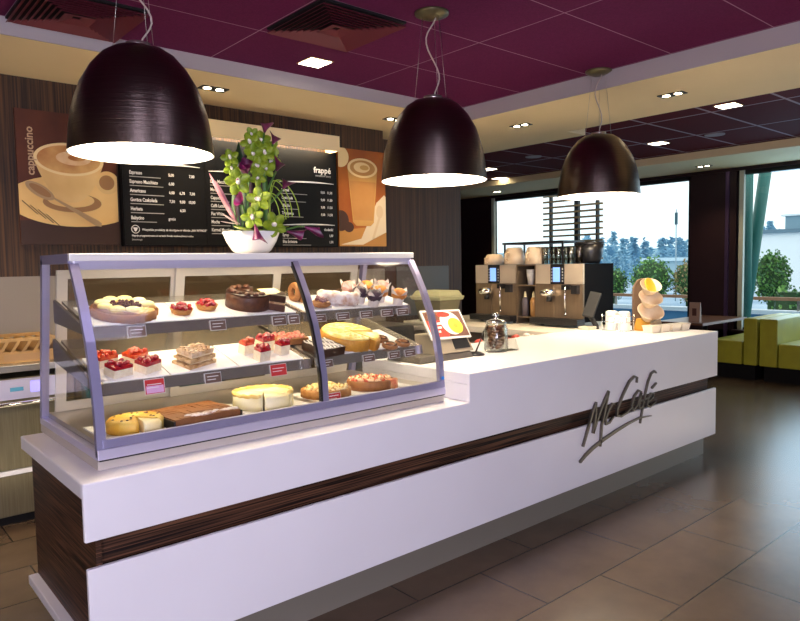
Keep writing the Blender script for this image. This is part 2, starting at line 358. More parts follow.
cp('top_panel', MB().hexa([(CX0+.01, 2.84, 1.628), (CX1-.01, 2.84, 1.628), (CX1-.01, 3.275, 1.628), (CX0+.01, 3.275, 1.628), (CX0+.01, 2.84, TZ), (CX1-.01, 2.84, TZ), (CX1-.01, 3.275, TZ), (CX0+.01, 3.275, TZ)]), M_steel)
cp('top_rail', MB().box(CX0, 2.822, 1.634, CX1, 2.845, TZ+.002), mat('bright_satin_trim', (.88, .86, .80), .3, metal=.1), .003)
cp('top_front_frame', MB().box(CX0+.02, 2.824, 1.600, CX1-.02, 2.842, 1.634), M_alulight)
# back posts lean forward with the case back
def lean(x0, x1, w_=.035):
    return MB().hexa([(x0, CB-w_, .92), (x1, CB-w_, .92), (x1, CB, .92), (x0, CB, .92), (x0, 3.27-w_, 1.64), (x1, 3.27-w_, 1.64), (x1, 3.27, 1.64), (x0, 3.27, 1.64)])
for x0 in (CX0, CX1-.03): cp('rear_upright', lean(x0, x0+.03), M_alu)
for x0 in (CX0, CX1-.03): cp('end_top_rail', MB().box(x0, 2.845, 1.625, x0+.03, 3.27, 1.664), M_alu)
def endglass(x):
    b = MB(); poly = FRONT+[(3.26, 1.63), (CB-.02, .92)]
    return b.prism(poly, lambda u, v, t: (t, u, v), x, x+.005)
for x in (CX0+.012, CX1-.017): cp('end_glass', endglass(x), M_glass)
# sliding rear doors: pale frames and glass
def backy(z): return CB-.03-(z-.92)*(.16/.72)
def bslab(x0, x1, z0, z1, t=.02, d=0):
    return [(x0, backy(z0)-t-d, z0), (x1, backy(z0)-t-d, z0), (x1, backy(z0)-d, z0), (x0, backy(z0)-d, z0), (x0, backy(z1)-t-d, z1), (x1, backy(z1)-t-d, z1), (x1, backy(z1)-d, z1), (x0, backy(z1)-d, z1)]
M_doorframe = mat('pale_door_frame', (.62, .58, .52), .35, metal=.3)
for k, (x0, x1) in enumerate(((.80, 1.36), (1.33, 1.92), (1.89, 2.46))):
    d = .0 if k != 1 else .025
    b = MB(); b.hexa(bslab(x0, x0+.045, .945, 1.60, .018, d)); b.hexa(bslab(x1-.045, x1, .945, 1.60, .018, d)); b.hexa(bslab(x0+.045, x1-.045, .945, .99, .018, d)); b.hexa(bslab(x0+.045, x1-.045, 1.56, 1.60, .018, d))
    dr = cp('sliding_door', b, M_doorframe)
    MB().hexa(bslab(x0+.045, x1-.045, .99, 1.56, .004, d+.006)).build('door_glass', M_doorglass, case, world=True).parent = case
# sloping shelves with price rails
SH = {1: (2.79, 1.378, .235, 3.18), 2: (2.70, 1.163, .255, 3.22)}
def sz(k, y): y0, z0, t, _ = SH[k]; return z0+t*(y-y0)
def sslab(k, x0, x1, y0, y1, a, c):
    return [(x0, y0, sz(k, y0)+a), (x1, y0, sz(k, y0)+a), (x1, y1, sz(k, y1)+a), (x0, y1, sz(k, y1)+a), (x0, y0, sz(k, y0)+c), (x1, y0, sz(k, y0)+c), (x1, y1, sz(k, y1)+c), (x0, y1, sz(k, y1)+c)]
M_shelf = mat('shelf_steel', (.60, .56, .50), .25, metal=.85)
M_rail = mat('clear_grey_rail', (.60, .54, .48), .2, metal=.85)
M_bracket = mat('bracket_bronze', (.10, .075, .06), .4, metal=.4)
for k in (1, 2):
    y0, z0, t, yb = SH[k]
    for x0, x1 in ((.80, 1.755), (1.78, 2.475)):
        s_ = cp('shelf', MB().hexa(sslab(k, x0, x1, y0, yb, -.014, -.003)), M_shelf)
        rl = MB(); rl.hexa([(x0, y0-.012, z0-.048), (x1, y0-.012, z0-.048), (x1, y0-.004, z0-.048), (x0, y0-.004, z0-.048), (x0, y0-.004, z0-.004), (x1, y0-.004, z0-.004), (x1, y0+.004, z0-.004), (x0, y0+.004, z0-.004)])
        r_ = rl.build('price_rail', M_rail, case, world=True)
    for x0 in (.78, 1.765, 2.478):
        cp('shelf_bracket', MB().hexa([(x0, y0+.01, z0-.035), (x0+.012, y0+.01, z0-.035), (x0+.012, yb+.06, sz(k, yb)-.10), (x0, yb+.06, sz(k, yb)-.10), (x0, y0+.01, z0-.004), (x0+.012, y0+.01, z0-.004), (x0+.012, yb+.06, sz(k, yb)+.0), (x0, yb+.06, sz(k, yb)+.0)]), M_bracket)
cp('light_tube', MB().tube([(.80, 2.905, 1.621), (2.47, 2.905, 1.621)], .006), M_tube)
cp('light_tube', MB().tube([(.82, 2.86, 1.372), (2.46, 2.86, 1.372)], .006), M_tube)
cp('light_tube', MB().tube([(.82, 2.78, 1.158), (2.46, 2.78, 1.158)], .006), M_tube)
for y, z, e in ((2.90, 1.612, 3.6), (2.90, 1.372, 2.5), (2.86, 1.160, 2.7)):
    l = bpy.data.lights.new('case_light', 'AREA'); l.shape = 'RECTANGLE'; l.size = 1.62; l.size_y = .03; l.energy = e; l.color = (1, .84, .56)
    o = bpy.data.objects.new('case_light', l); C.objects.link(o); o.parent = case; o.location = (1.63-CX0, y-2.59, z-.857)
cp('rivet', MB().ball((CX1-.018, 2.583, .985), .010, .006, .010), mat('blue_rivet', (.02, .25, .75), .3))

# ------------------------------------------------------------------ pastries
TILT = {1: math.atan(.235), 2: math.atan(.255), 0: 0.0}
def zon(k, y): return .944 if k == 0 else sz(k, y)-.003
M_liner = mat('white_tray_card', (.90, .88, .86), .5)
def tray(k, x0, x1, y0, y1, label, m=None):
    c = ((x0+x1)/2, (y0+y1)/2)
    h = .004
    b = MB()
    if k: b.hexa(sslab(k, x0, x1, y0, y1, -.0025, .002))
    else: b.box(x0, y0, .9443, x1, y1, .949)
    o = b.build('tray', m or M_liner, org=(c[0], c[1], zon(k, c[1]))); return tag(o, label, 'tray', 'white serving trays in the display case')
tray(1, .815, 1.20, 2.795, 3.06, 'white tray under the pear and berry tart on the upper shelf')
tray(1, 1.205, 1.42, 2.795, 3.06, 'white tray under the two round red berry tartlets')
tray(1, 1.425, 1.745, 2.795, 3.06, 'white tray under the chocolate layer cake')
tray(1, 1.80, 2.10, 2.795, 3.06, 'tray under the sugar dusted pastry roll on the upper shelf')
tray(1, 2.105, 2.465, 2.795, 3.06, 'white tray under the muffins in paper cups')
tray(2, .815, 1.075, 2.705, 2.97, 'white tray under the four red fruit cake squares')
tray(2, 1.082, 1.385, 2.705, 2.97, 'white tray under the layered pastry slice on the middle shelf')
tray(2, 1.392, 1.72, 2.705, 2.97, 'white tray under the tall jelly topped cake squares')
tray(2, 1.90, 2.40, 2.705, 2.97, 'white tray under the big yellow tart on the middle shelf')
tray(0, .80, 1.10, 2.615, 2.95, 'white tray under the golden cheesecake at the left of the case floor')
tray(0, 1.41, 1.74, 2.615, 2.95, 'white tray under the pale creamy cheesecake on the case floor')
tray(0, 1.79, 2.40, 2.615, 2.95, 'white tray under the crumble and fruit cakes on the case floor')

def spot(name, label, cat, k, x, y, rz=0, dz=.002, group=None):
    dz = .0025 if k else .0055
    t = thing(name, label, cat, (x, y, zon(k, y)+dz+.0012), (TILT[k], 0, 0), group); t['_rz'] = rz
    return t
def P_(t, name, mb, m):
    a = t.get('_rz', 0)
    if a: mb.v = [(x*math.cos(a)-y*math.sin(a), x*math.sin(a)+y*math.cos(a), z) for x, y, z in mb.v]
    return mb.build(name, m, t)
M_crust = mat('golden_crust', (.52, .24, .06), .6, var=(.36, .14, .03), scale=30, bump=.4)
M_darkcrust = mat('dark_golden_crust', (.34, .13, .03), .6, var=(.22, .075, .02), scale=28, bump=.4)
M_cream2 = mat('custard_cream', (.86, .66, .26), .45, var=(.80, .52, .12), scale=14)
M_pear = mat('pale_pear', (.93, .84, .48), .35, var=(.90, .76, .30), scale=20)
M_berry = mat('dark_berry', (.030, .008, .030), .25, var=(.075, .012, .020), scale=60)
M_red = mat('red_jelly_fruit', (.50, .012, .015), .15, var=(.25, .004, .02), scale=40, coat=.6)
M_orange = mat('orange_red_fruit', (.72, .09, .015), .18, var=(.50, .02, .01), scale=40, coat=.5)
M_choc = mat('chocolate_cake', (.115, .040, .016), .5, var=(.070, .022, .009), scale=40, bump=.5)
M_chocdark = mat('dark_chocolate', (.045, .015, .008), .3, var=(.03, .01, .005), scale=30)
M_whitecream = mat('whipped_cream', (.90, .84, .74), .5)
M_sponge = mat('white_sponge', (.86, .76, .58), .7, var=(.78, .64, .44), scale=50, bump=.3)
M_brown = mat('baked_brown', (.36, .15, .045), .6, var=(.24, .09, .025), scale=22, bump=.4)
M_sugar = mat('icing_sugar_crust', (.78, .70, .66), .8, var=(.45, .22, .10), scale=26, ramp=(.45, .7), bump=.4)
M_yellow = mat('lemon_yellow_glaze', (.86, .62, .08), .3, var=(.92, .80, .34), scale=24)
M_yelcrust = mat('yellow_fluted_crust', (.66, .32, .035), .55, var=(.48, .20, .02), scale=20)
M_paper = mat('white_muffin_paper', (.70, .64, .60), .7, var=(.56, .50, .47), scale=30)
A90 = PI/2
def wedge(r, h, a0, a1, n=28, r0=1e-4, jit=None, bev=.006, z0=0.0):
    return MB().lathe([(r0, z0), (r, z0), (r, z0+h-bev), (r-bev, z0+h), (r0, z0+h)], n, a0=a0, a1=a1, close=True, jit=jit)
def flute(i, j): return 1+(.02 if i % 2 else -.02) if j in (1, 2) else 1

# 1 pear and berry tart, a slice cut away at the right
t = spot('pear_tart', 'round tart with pale pear halves and dark berries on the upper shelf', 'cake', 1, .975, 2.915)
P_(t, 'crust', wedge(.135, .034, R_(-20), R_(325), 40, jit=flute), M_darkcrust)
P_(t, 'custard', wedge(.124, .008, R_(-20), R_(325), 36, z0=.0335), mat('berry_custard', (.16, .055, .03), .4, var=(.62, .40, .12), scale=11, ramp=(.45, .6)))
b = MB()
for k in range(9):
    a = R_(-8+k*40); 
    if k == 8: continue
    b.ball((.088*math.cos(a), .088*math.sin(a), .046), .032 if k % 2 else .034, .024, .015, 12, 6)
P_(t, 'pear_half', b, M_pear)
b = MB()
for k in range(90):
    a = rnd.uniform(0, 2*PI); r = .062*math.sqrt(rnd.random()); b.ball((r*math.cos(a), r*math.sin(a), .044+rnd.uniform(0, .004)), .006, n=7, k=5)
for k in range(14):
    a = R_(12+k*26); b.ball((.062*math.cos(a), .062*math.sin(a), .045), .007, n=7, k=5)
P_(t, 'berry_heap', b, M_berry)
# 2 tartlets
def tartlet(label, x, y):
    t = spot('berry_tartlet', label, 'tartlet', 1, x, y, group='red berry tartlets on the upper shelf')
    P_(t, 'pastry_shell', MB().lathe([(1e-4, 0), (.038, 0), (.050, .026), (.046, .026), (1e-4, .019)], 20, jit=lambda i, j: 1+(.03 if i % 2 else -.03) if j in (1, 2) else 1), M_crust)
    b = MB()
    for k in range(24):
        a = rnd.uniform(0, 2*PI); r = .039*math.sqrt(rnd.random()); b.ball((r*math.cos(a), r*math.sin(a), .029+.014*(1-r/.039)+rnd.uniform(0, .004)), .0105, n=8, k=5)
    P_(t, 'fruit', b, M_red)
tartlet('red berry tartlet nearer the pear tart, left of the pair', 1.208, 2.88); tartlet('red berry tartlet nearer the chocolate cake, right of the pair', 1.345, 2.92)
# 3 chocolate cake and its slice
t = spot('chocolate_cake', 'cut chocolate layer cake with glossy top on the upper shelf', 'cake', 1, 1.555, 2.925)
P_(t, 'sponge', wedge(.104, .072, R_(50), R_(320), 36), M_choc)
P_(t, 'glaze', wedge(.105, .006, R_(50), R_(320), 36, z0=.0715), M_chocdark)
b = MB()
for k in range(9): b.ball((.08*math.cos(R_(70+k*28)), .08*math.sin(R_(70+k*28)), .081), .016, .016, .010, 10, 6)
P_(t, 'rosette', b, M_choc)
t = spot('cake_slice', 'chocolate cake slice with nut filling and a cream card on top', 'cake slice', 1, 1.592, 2.885, R_(-12))
P_(t, 'sponge', MB().lathe([(1e-4, 0), (.125, 0), (.125, .035), (1e-4, .035)], 10, a0=R_(-35), a1=R_(40), close=True), M_choc)
P_(t, 'filling', MB().lathe([(1e-4, .035), (.123, .035), (.123, .045), (1e-4, .045)], 10, a0=R_(-35), a1=R_(40), close=True), mat('nut_cream', (.55, .36, .18), .5, var=(.28, .13, .05), scale=40))
P_(t, 'top_layer', MB().lathe([(1e-4, .045), (.125, .045), (.125, .078), (1e-4, .078)], 10, a0=R_(-35), a1=R_(40), close=True), M_chocdark)
o = MB().hexa([(-.055, -.035, .0), (.055, -.035, .0), (.055, .035, .0), (-.055, .035, .0), (-.055, -.035, .0015), (.055, -.035, .0015), (.055, .035, .0015), (-.055, .035, .0015)]).build('price_card', mat('cream_yellow_card', (.88, .76, .40), .5))
o.location = (1.65, 2.87, sz(1, 2.87)+.084); o.rotation_euler = (TILT[1]+.12, 0, R_(12)); tag(o, 'cream yellow card lying on top of the chocolate cake slice', 'card')
# 4 right module of the upper shelf
for k, (x, y, lb) in enumerate(((1.845, 2.975, 'brown glazed bagel leaning behind the center mullion, rear of the pair'), (1.872, 2.945, 'brown glazed bagel leaning behind the center mullion, front of the pair'))):
    t = spot('bagel', lb, 'bagel', 1, x, y)
    pts = [(.0, .036*math.cos(a), .046+.036*math.sin(a)) for a in [i*2*PI/20 for i in range(21)]]
    P_(t, 'ring', MB().tube(pts, .016, 10, cap=False), M_brown)
t = spot('berry_pastry', 'dark jam topped round pastry beside the sugar dusted roll', 'pastry', 1, 1.915, 2.835)
P_(t, 'dough', MB().ball((0, 0, .022), .052, .045, .022, 16, 8), M_brown)
b = MB()
for k in range(26):
    a = rnd.uniform(0, 2*PI); r = .036*math.sqrt(rnd.random()); b.ball((r*math.cos(a), r*math.sin(a), .042+rnd.uniform(-.004, .005)), .0085, n=7, k=5)
P_(t, 'jam_berries', b, mat('dark_red_jam', (.12, .012, .02), .2, var=(.30, .16, .18), scale=40))
t = spot('strudel', 'sugar dusted strudel roll cut open to show its filling', 'strudel', 1, 2.035, 2.865, R_(-28))
n = 14; pts = [(-.105+.21*i/n, 0, .036+.003*math.sin(i*2.1)) for i in range(n+1)]
P_(t, 'pastry', MB().tube(pts, [.026]+[.037+.003*math.sin(i*1.7) for i in range(n-1)]+[.036], 14), M_sugar)
b = MB().cyl((0, 0, 0), .029, .003, 18); b.v = [(.106+z, x, .036+y) for x, y, z in b.v]
P_(t, 'filling', b, mat('berry_filling', (.45, .32, .36), .6, var=(.62, .50, .46), scale=60))
# muffins in tulip paper
def muffin(label, x, y, m, name='muffin'):
    t = spot(name, label, 'muffin', 1, x, y, rnd.uniform(0, 1), group='muffins in white paper on the upper shelf')
    vs = []; n = 24
    pr = [(.026, 0), (.031, .03), (.038, .056)]
    for i in range(n):
        a = 2*PI*i/n
        for r, z in pr: vs.append((r*math.cos(a), r*math.sin(a), z))
        tip = (1+math.cos(4*a))/2
        vs.append(((.041+.016*tip**2)*math.cos(a), (.041+.016*tip**2)*math.sin(a), .060+.034*tip**2))
    fs = [(i*4+j, ((i+1) % n)*4+j, ((i+1) % n)*4+j+1, i*4+j+1) for i in range(n) for j in range(3)]
    fs.append([i*4 for i in range(n)])
    P_(t, 'paper_cup', MB().add(vs, fs, 0, False), M_paper)
    P_(t, 'muffin_top', MB().ball((0, 0, .058), .043, .043, .034, 14, 8, jit=.06), m)
M_bl = mat('blueberry_crumb', (.07, .035, .05), .6, var=(.025, .015, .03), scale=40, bump=.5)
M_or = mat('orange_crumb', (.62, .26, .04), .6, var=(.42, .13, .02), scale=36, bump=.5)
M_pk = mat('pink_crumb', (.56, .34, .30), .6, var=(.42, .20, .17), scale=36, bump=.5)
muffin('pink topped muffin in white paper at the back left of the muffins', 2.195, 2.985, M_pk)
muffin('orange topped muffin in white paper in the middle of the back row', 2.315, 2.985, M_or)
muffin('pink topped muffin in white paper at the back right of the muffins', 2.420, 2.975, M_pk)
muffin('dark topped muffin in white paper beside the strudel roll', 2.190, 2.875, M_bl)
muffin('orange topped muffin in white paper in the middle of the muffins', 2.325, 2.872, M_or)
muffin('dark blueberry topped muffin at the front of the muffins', 2.225, 2.80, M_bl)
muffin('orange topped muffin at the front right corner by the end glass', 2.395, 2.80, M_or)
# middle shelf, left: cake squares with fruit
def square(label, x, y, m, s=.042, h=.034, rz=.3, group='red fruit cake squares at the left of the middle shelf', fr=.008):
    t = spot('fruit_square', label, 'cake', 2, x, y, rz, group=group)
    P_(t, 'sponge', MB().box(-s, -s*.8, 0, s, s*.8, h), M_sponge)
    P_(t, 'jelly', MB().box(-s*.98, -s*.78, h-.0002, s*.98, s*.78, h+.014), m)
    b = MB()
    for k in range(16): b.ball((rnd.uniform(-s*.85, s*.85), rnd.uniform(-s*.62, s*.62), h+.016+rnd.uniform(0, .006)), fr+rnd.uniform(0, .004), n=7, k=5)
    P_(t, 'fruit', b, m)
square('orange red fruit square at the back left, next to the case end', .872, 2.878, M_orange)
square('dark red fruit square at the front left, next to the case end', .890, 2.762, M_red)
square('orange red fruit square at the back, left of the layered pastry', .993, 2.868, M_orange, rz=.5)
square('dark red fruit square at the front, left of the layered pastry', 1.010, 2.772, M_red, rz=.45)
t = spot('pastry_slice', 'square layered puff pastry slice dusted with sugar on the middle shelf', 'pastry', 2, 1.222, 2.795, .35)
M_puff = mat('puff_pastry', (.42, .22, .07), .7, var=(.66, .46, .24), scale=30, bump=.5)
for k, (z0, z1, s) in enumerate(((0, .014, .076), (.026, .040, .072), (.052, .068, .064))):
    b = MB(); n = 8
    for i in range(n):
        for j in range(n):
            x0, x1, y0, y1 = [-s+2*s*q/n for q in (i, i+1, j, j+1)]
            dz = .004*math.sin(i*1.9+j*2.3+k); b.box(x0, y0*.72, z0, x1, y1*.72, z1+dz)
    P_(t, 'pastry_layer', b, M_puff if k < 2 else mat('dusted_puff', (.50, .28, .11), .7, var=(.74, .58, .42), scale=26, bump=.5))
for z0 in (.0182, .0442): P_(t, 'cream_layer', MB().box(-.060, -.044, z0, .060, .044, z0+.0077), mat('pastry_cream', (.78, .62, .40), .5))
square('orange topped tall cake square at the left of the jelly trio', 1.495, 2.842, M_orange, .028, .045, .25, 'tall jelly topped squares on the middle shelf')
square('dark red topped tall cake square at the front of the jelly trio', 1.520, 2.742, M_red, .030, .048, .2, 'tall jelly topped squares on the middle shelf')
square('bright red topped tall cake square at the back behind the front square', 1.600, 2.858, M_red, .036, .050, .2, 'tall jelly topped squares on the middle shelf', .010)
square('red jelly topped tall cake square at the right, above the red price card', 1.655, 2.790, M_red, .028, .046, .2, 'tall jelly topped squares on the middle shelf')
# middle shelf, right
t = spot('berry_slab', 'crumb slab cake with pink berries behind the center mullion', 'cake', 2, 1.775, 2.93, 0)
P_(t, 'sponge', MB().box(-.09, -.05, 0, .09, .05, .03), M_brown)
b = MB()
for k in range(60): b.ball((rnd.uniform(-.08, .08), rnd.uniform(-.045, .045), .032), .008+rnd.uniform(0, .003), n=7, k=5)
P_(t, 'fruit', b, mat('pink_berry', (.42, .06, .05), .35, var=(.6, .3, .22), scale=50))
t = spot('chocolate_slab', 'dark chocolate slab cake with white drizzle right of the mullion', 'cake', 2, 1.868, 2.755, .12)
P_(t, 'sponge', MB().box(-.075, -.075, 0, .075, .075, .042), M_chocdark)
b = MB()
for k in range(8): b.tube([(-.072+.018*k+.006*math.sin(i*1.3+k), -.07+.014*i, .0435) for i in range(11)], .0028, 6)
P_(t, 'drizzle', b, M_whitecream)
t = spot('yellow_tart', 'big round yellow glazed tart with one portion cut loose', 'cake', 2, 2.075, 2.835)
P_(t, 'crust', wedge(.145, .058, R_(-15), R_(285), 44, jit=flute), M_yelcrust)
P_(t, 'glaze', wedge(.138, .010, R_(-15), R_(285), 40, z0=.0575), M_yellow)
b = MB()
for k in range(50):
    a = R_(rnd.uniform(-10, 280)); r = .125*math.sqrt(rnd.random()); b.ball((r*math.cos(a), r*math.sin(a), .067), .014, .010, .005, 8, 5)
P_(t, 'fruit_slices', b, M_yellow)
t = spot('tart_slice', 'cut portion of the yellow tart, pulled toward the front', 'cake slice', 2, 2.087, 2.818)
P_(t, 'crust', wedge(.147, .057, R_(-72), R_(-20), 10, jit=flute), M_yelcrust)
P_(t, 'glaze', wedge(.140, .010, R_(-72), R_(-20), 10, z0=.0565), M_yellow)
for lb, x, y in (('ring biscuit with glazed top next to the yellow tart', 2.250, 2.70), ('ring biscuit with glazed top nearest the right case end', 2.350, 2.715), ('ring biscuit with glazed top behind the other two', 2.27, 2.80)):
    t = spot('biscuit', lb, 'biscuit', 2, x, y, group='glazed ring biscuits on the middle shelf')
    P_(t, 'ring', MB().tube([(.030*math.cos(a), .030*math.sin(a), .013) for a in [i*2*PI/20 for i in range(21)]], .013, 10, cap=False), M_brown)
    P_(t, 'glaze', MB().tube([(.030*math.cos(a), .030*math.sin(a), .022) for a in [i*2*PI/20 for i in range(21)]], .007, 8, cap=False), mat('dark_glaze', (.10, .03, .015), .2))
# case floor
t = spot('cheesecake', 'golden raisin cheesecake with a notch cut out, at the left of the case floor', 'cake', 0, .945, 2.755)
P_(t, 'cake', wedge(.110, .052, R_(-52), R_(258), 40, bev=.012), mat('golden_cheesecake', (.74, .38, .03), .5, var=(.84, .60, .14), scale=14, bump=.1))
b = MB()
for k in range(16):
    a = R_(rnd.uniform(-45, 250)); r = .092*math.sqrt(rnd.random()); b.ball((r*math.cos(a), r*math.sin(a), .0525), .006, .005, .003, 7, 5)
b.ball((.045, -.055, .03), .009, n=7, k=5)
P_(t, 'raisins', b, M_berry)
t = spot('cake_slice', 'pale raisin cheesecake slice in the notch of the golden cheesecake', 'cake slice', 0, .952, 2.742)
P_(t, 'cake', wedge(.109, .049, R_(-98), R_(-55), 10, bev=.012), mat('pale_cheese', (.90, .80, .52), .5, var=(.86, .7, .34), scale=10))
t = spot('slab_cake', 'flat brown slab cake with cracked sugary front on a dark tray', 'cake', 0, 1.195, 2.765, .06)
P_(t, 'cake_tray', MB().box(-.155, -.145, .0, .155, .145, .006).box(-.155, -.145, .006, -.149, .145, .035).box(.149, -.145, .006, .155, .145, .035).box(-.149, .139, .006, .149, .145, .035), M_black)
b = MB(); n = 10
for i in range(n):
    for j in range(n):
        x0, x1, y0, y1 = [-.148+.296*q/n for q in (i, i+1, j, j+1)]; b.box(x0, y0*.93, .0062, x1, y1*.93, .040+.003*math.sin(i*1.1)*math.cos(j*.9))
P_(t, 'cake', b, mat('cinnamon_crumb', (.27, .105, .03), .7, var=(.20, .07, .02), scale=18, bump=.4))
b = MB()
for k in range(34): b.ball((-.09+rnd.uniform(0, .235), -.125+rnd.uniform(0, .035), .040), .012+rnd.uniform(0, .008), .009, .007, 8, 5, jit=.2)
P_(t, 'sugar_crust', b, M_sugar)
t = spot('cheesecake', 'pale creamy round cheesecake with a rippled golden edge on the case floor', 'cake', 0, 1.555, 2.80)
P_(t, 'cake', wedge(.140, .064, R_(-60), R_(240), 40, bev=.008), mat('cream_cheese', (.92, .84, .58), .5, var=(.90, .76, .36), scale=8))
P_(t, 'rim', MB().tube([(.134*math.cos(R_(a)), .134*math.sin(R_(a)), .066+.003*math.sin(a*.7)) for a in range(-58, 240, 6)], .009, 8), mat('golden_rim', (.82, .52, .10), .5, var=(.9, .68, .25), scale=30))
t = spot('cake_slice', 'creamy cheesecake portion closing the front of the pale cheesecake', 'cake slice', 0, 1.556, 2.795)
P_(t, 'cake', wedge(.139, .062, R_(-118), R_(-62), 10, bev=.006), MATS['cream_cheese'])
t = spot('crumble_cake', 'low yellow crumble cake behind the center mullion on the case floor', 'cake', 0, 1.905, 2.79)
P_(t, 'crust', wedge(.125, .040, 0, 2*PI-.001, 40, jit=flute), M_crust)
b = MB()
for k in range(130):
    a = rnd.uniform(0, 2*PI); r = .112*math.sqrt(rnd.random()); b.ball((r*math.cos(a), r*math.sin(a), .041), rnd.uniform(.006, .011), n=6, k=4)
P_(t, 'crumble', b, mat('yellow_crumble', (.80, .58, .20), .7, var=(.88, .74, .44), scale=40))
t = spot('fruit_cake', 'round fruit topped cake with red flecks and a cut, right end of the case floor', 'cake', 0, 2.195, 2.80)
P_(t, 'crust', wedge(.125, .048, R_(-40), R_(290), 40), M_brown)
b = MB()
for k in range(110):
    a = R_(rnd.uniform(-36, 286)); r = .112*math.sqrt(rnd.random()); b.ball((r*math.cos(a), r*math.sin(a), .049), rnd.uniform(.007, .012), n=6, k=4, m=0 if rnd.random() < .6 else 1)
P_(t, 'fruit_topping', b, [mat('almond_flakes', (.84, .60, .36), .6), mat('red_flecks', (.55, .08, .03), .4)])
t = spot('cake_slice', 'cut portion of the fruit topped cake with a red filling', 'cake slice', 0, 2.215, 2.785)
P_(t, 'crust', wedge(.122, .046, R_(-66), R_(-30), 8), mat('pink_filling', (.62, .16, .08), .5, var=(.80, .45, .2), scale=30))
# price cards on the rails
M_card = mat('brown_price_card', (.15, .085, .06), .5); M_redcard = mat('red_price_card', (.55, .03, .03), .5); M_cardframe = mat('clear_card_frame', (.70, .68, .66), .3)
M_ink = mat('white_print', (.85, .82, .78), .6); M_pinkcard = mat('pink_price_card', (.72, .40, .62), .5)
def card(k, x, m, label, w_=.075, h=.045, two=False, drop=0):
    y0, z0, t, _ = SH[k] if k else (2.66, .975, 0, 0)
    rot = (R_(-10), 0, 0)
    o = thing('price_card', label, 'price card', (x, y0-.020, z0-.054-drop if k else .95), rot, 'price cards clipped to the shelf rails')
    MB().box(-w_/2, .001, 0, w_/2, .003, h).build('card_frame', M_cardframe, o)
    b = MB(); b.box(-w_/2+.0025, -.0006, .0025, w_/2-.0025, .001, h-.0025, 0)
    if two: b.box(-w_/2+.006, -.0010, .005, w_/2-.006, -.0006, h*.55, 2)
    for r in range(2): b.box(-w_/2+.010, -.0014, h*.62-r*.013, w_/2-.014-r*.012, -.0011, h*.62-r*.013+.003, 1)
    b.build('print', [m, M_ink, M_pinkcard], o)
card(1, .975, M_card, 'brown price card below the pear and berry tart')
card(1, 1.330, M_card, 'brown price card below the red berry tartlets')
card(1, 1.640, M_card, 'brown price card below the chocolate cake slice')
card(1, 1.720, M_card, 'brown price card below the chocolate cake, nearest the center mullion', .06)
for x, lb in ((1.865, 'brown price card below the dark jam pastry'), (2.01, 'brown price card below the sugar dusted strudel'), (2.16, 'brown price card below the dark front muffin'), (2.30, 'brown price card below the gap between the front muffins'), (2.41, 'brown price card below the orange muffin at the end glass')): card(1, x, M_card, lb, .08, .038)
card(2, 1.005, M_redcard, 'red and pink price card below the dark red fruit squares', .082, .062, True, .012)
card(2, 1.255, M_card, 'brown price card below the layered pastry slice')
card(2, 1.575, M_redcard, 'red price card below the tall jelly squares', .085, .055, False, .008)
for x, lb in ((1.84, 'small brown price card below the drizzled chocolate slab'), (2.10, 'brown price card below the yellow tart portion'), (2.27, 'brown price card below the ring biscuits'), (2.38, 'brown price card on the middle rail nearest the right case end')): card(2, x, M_card, lb, .075, .038)
card(0, 1.845, M_redcard, 'red price card standing on the case floor by the crumble cake', .09, .04)

# ------------------------------------------------------------------ flowers on the case
fl = thing('flower_arrangement', 'green orchids and purple callas in a white bowl on the display case', 'flowers', (1.645, 3.03, 1.664))
M_bowl = mat('white_ceramic_bowl', (.86, .83, .79), .25)
MB().lathe([(1e-4, 0), (.075, 0), (.096, .018), (.122, .06), (.140, .108), (.134, .108), (.115, .06), (.08, .02), (1e-4, .016)], 40).build('bowl', M_bowl, fl)
M_grn = mat('orchid_green', (.27, .36, .014), .45, var=(.15, .24, .008), scale=30); M_lip = mat('orchid_lip', (.86, .80, .70), .4, var=(.60, .22, .30), scale=60, ramp=(.58, .7))
M_prp = mat('calla_purple', (.18, .010, .085), .35, var=(.05, .003, .022), scale=20); M_leaf = mat('deep_green_leaf', (.014, .048, .008), .45, var=(.008, .024, .006), scale=15)
M_pinkleaf = mat('pink_leaf', (.42, .22, .25), .5, var=(.25, .08, .12), scale=16); M_grass = mat('lime_grass', (.32, .48, .03), .45); M_stem = mat('green_stem', (.06, .16, .02), .5)
M_darkleaf = mat('burgundy_leaf', (.030, .008, .014), .4, var=(.05, .012, .02), scale=15)
def petal(L_, W, cup=.25, n=6):
    """leaf-shaped blade in +Y, curling up; thin but solid"""
    vs = []; fs = []
    for i in range(n+1):
        u = i/n; wd = W*math.sin(PI*min(1, u*.86+.07))**.8*(1 if u < 1 else .05); y = L_*u; z = cup*L_*u*u
        vs += [(-wd/2, y, z+.12*wd), (0, y, z), (wd/2, y, z+.12*wd)]
    m = len(vs); vs += [(x, y, z-.0015) for x, y, z in vs]
    for i in range(n):
        for j in (0, 1):
            a = i*3+j; fs += [(a, a+1, a+4, a+3), (m+a, m+a+3, m+a+4, m+a+1)]
        a = i*3; fs += [(a, a+3, m+a+3, m+a), (a+2, m+a+2, m+a+5, a+5)]
    fs += [(0, m, m+1, 1), (1, m+1, m+2, 2)]
    return vs, fs
def place(mb, vs, fs, mx, m=0): mb.add([mx @ Vector(v) for v in vs], fs, m, True)
def facing(pos, d, roll=0): return Matrix.Translation(pos) @ Vector(d).to_track_quat('Z', 'Y').to_matrix().to_4x4() @ Matrix.Rotation(roll, 4, 'Z')
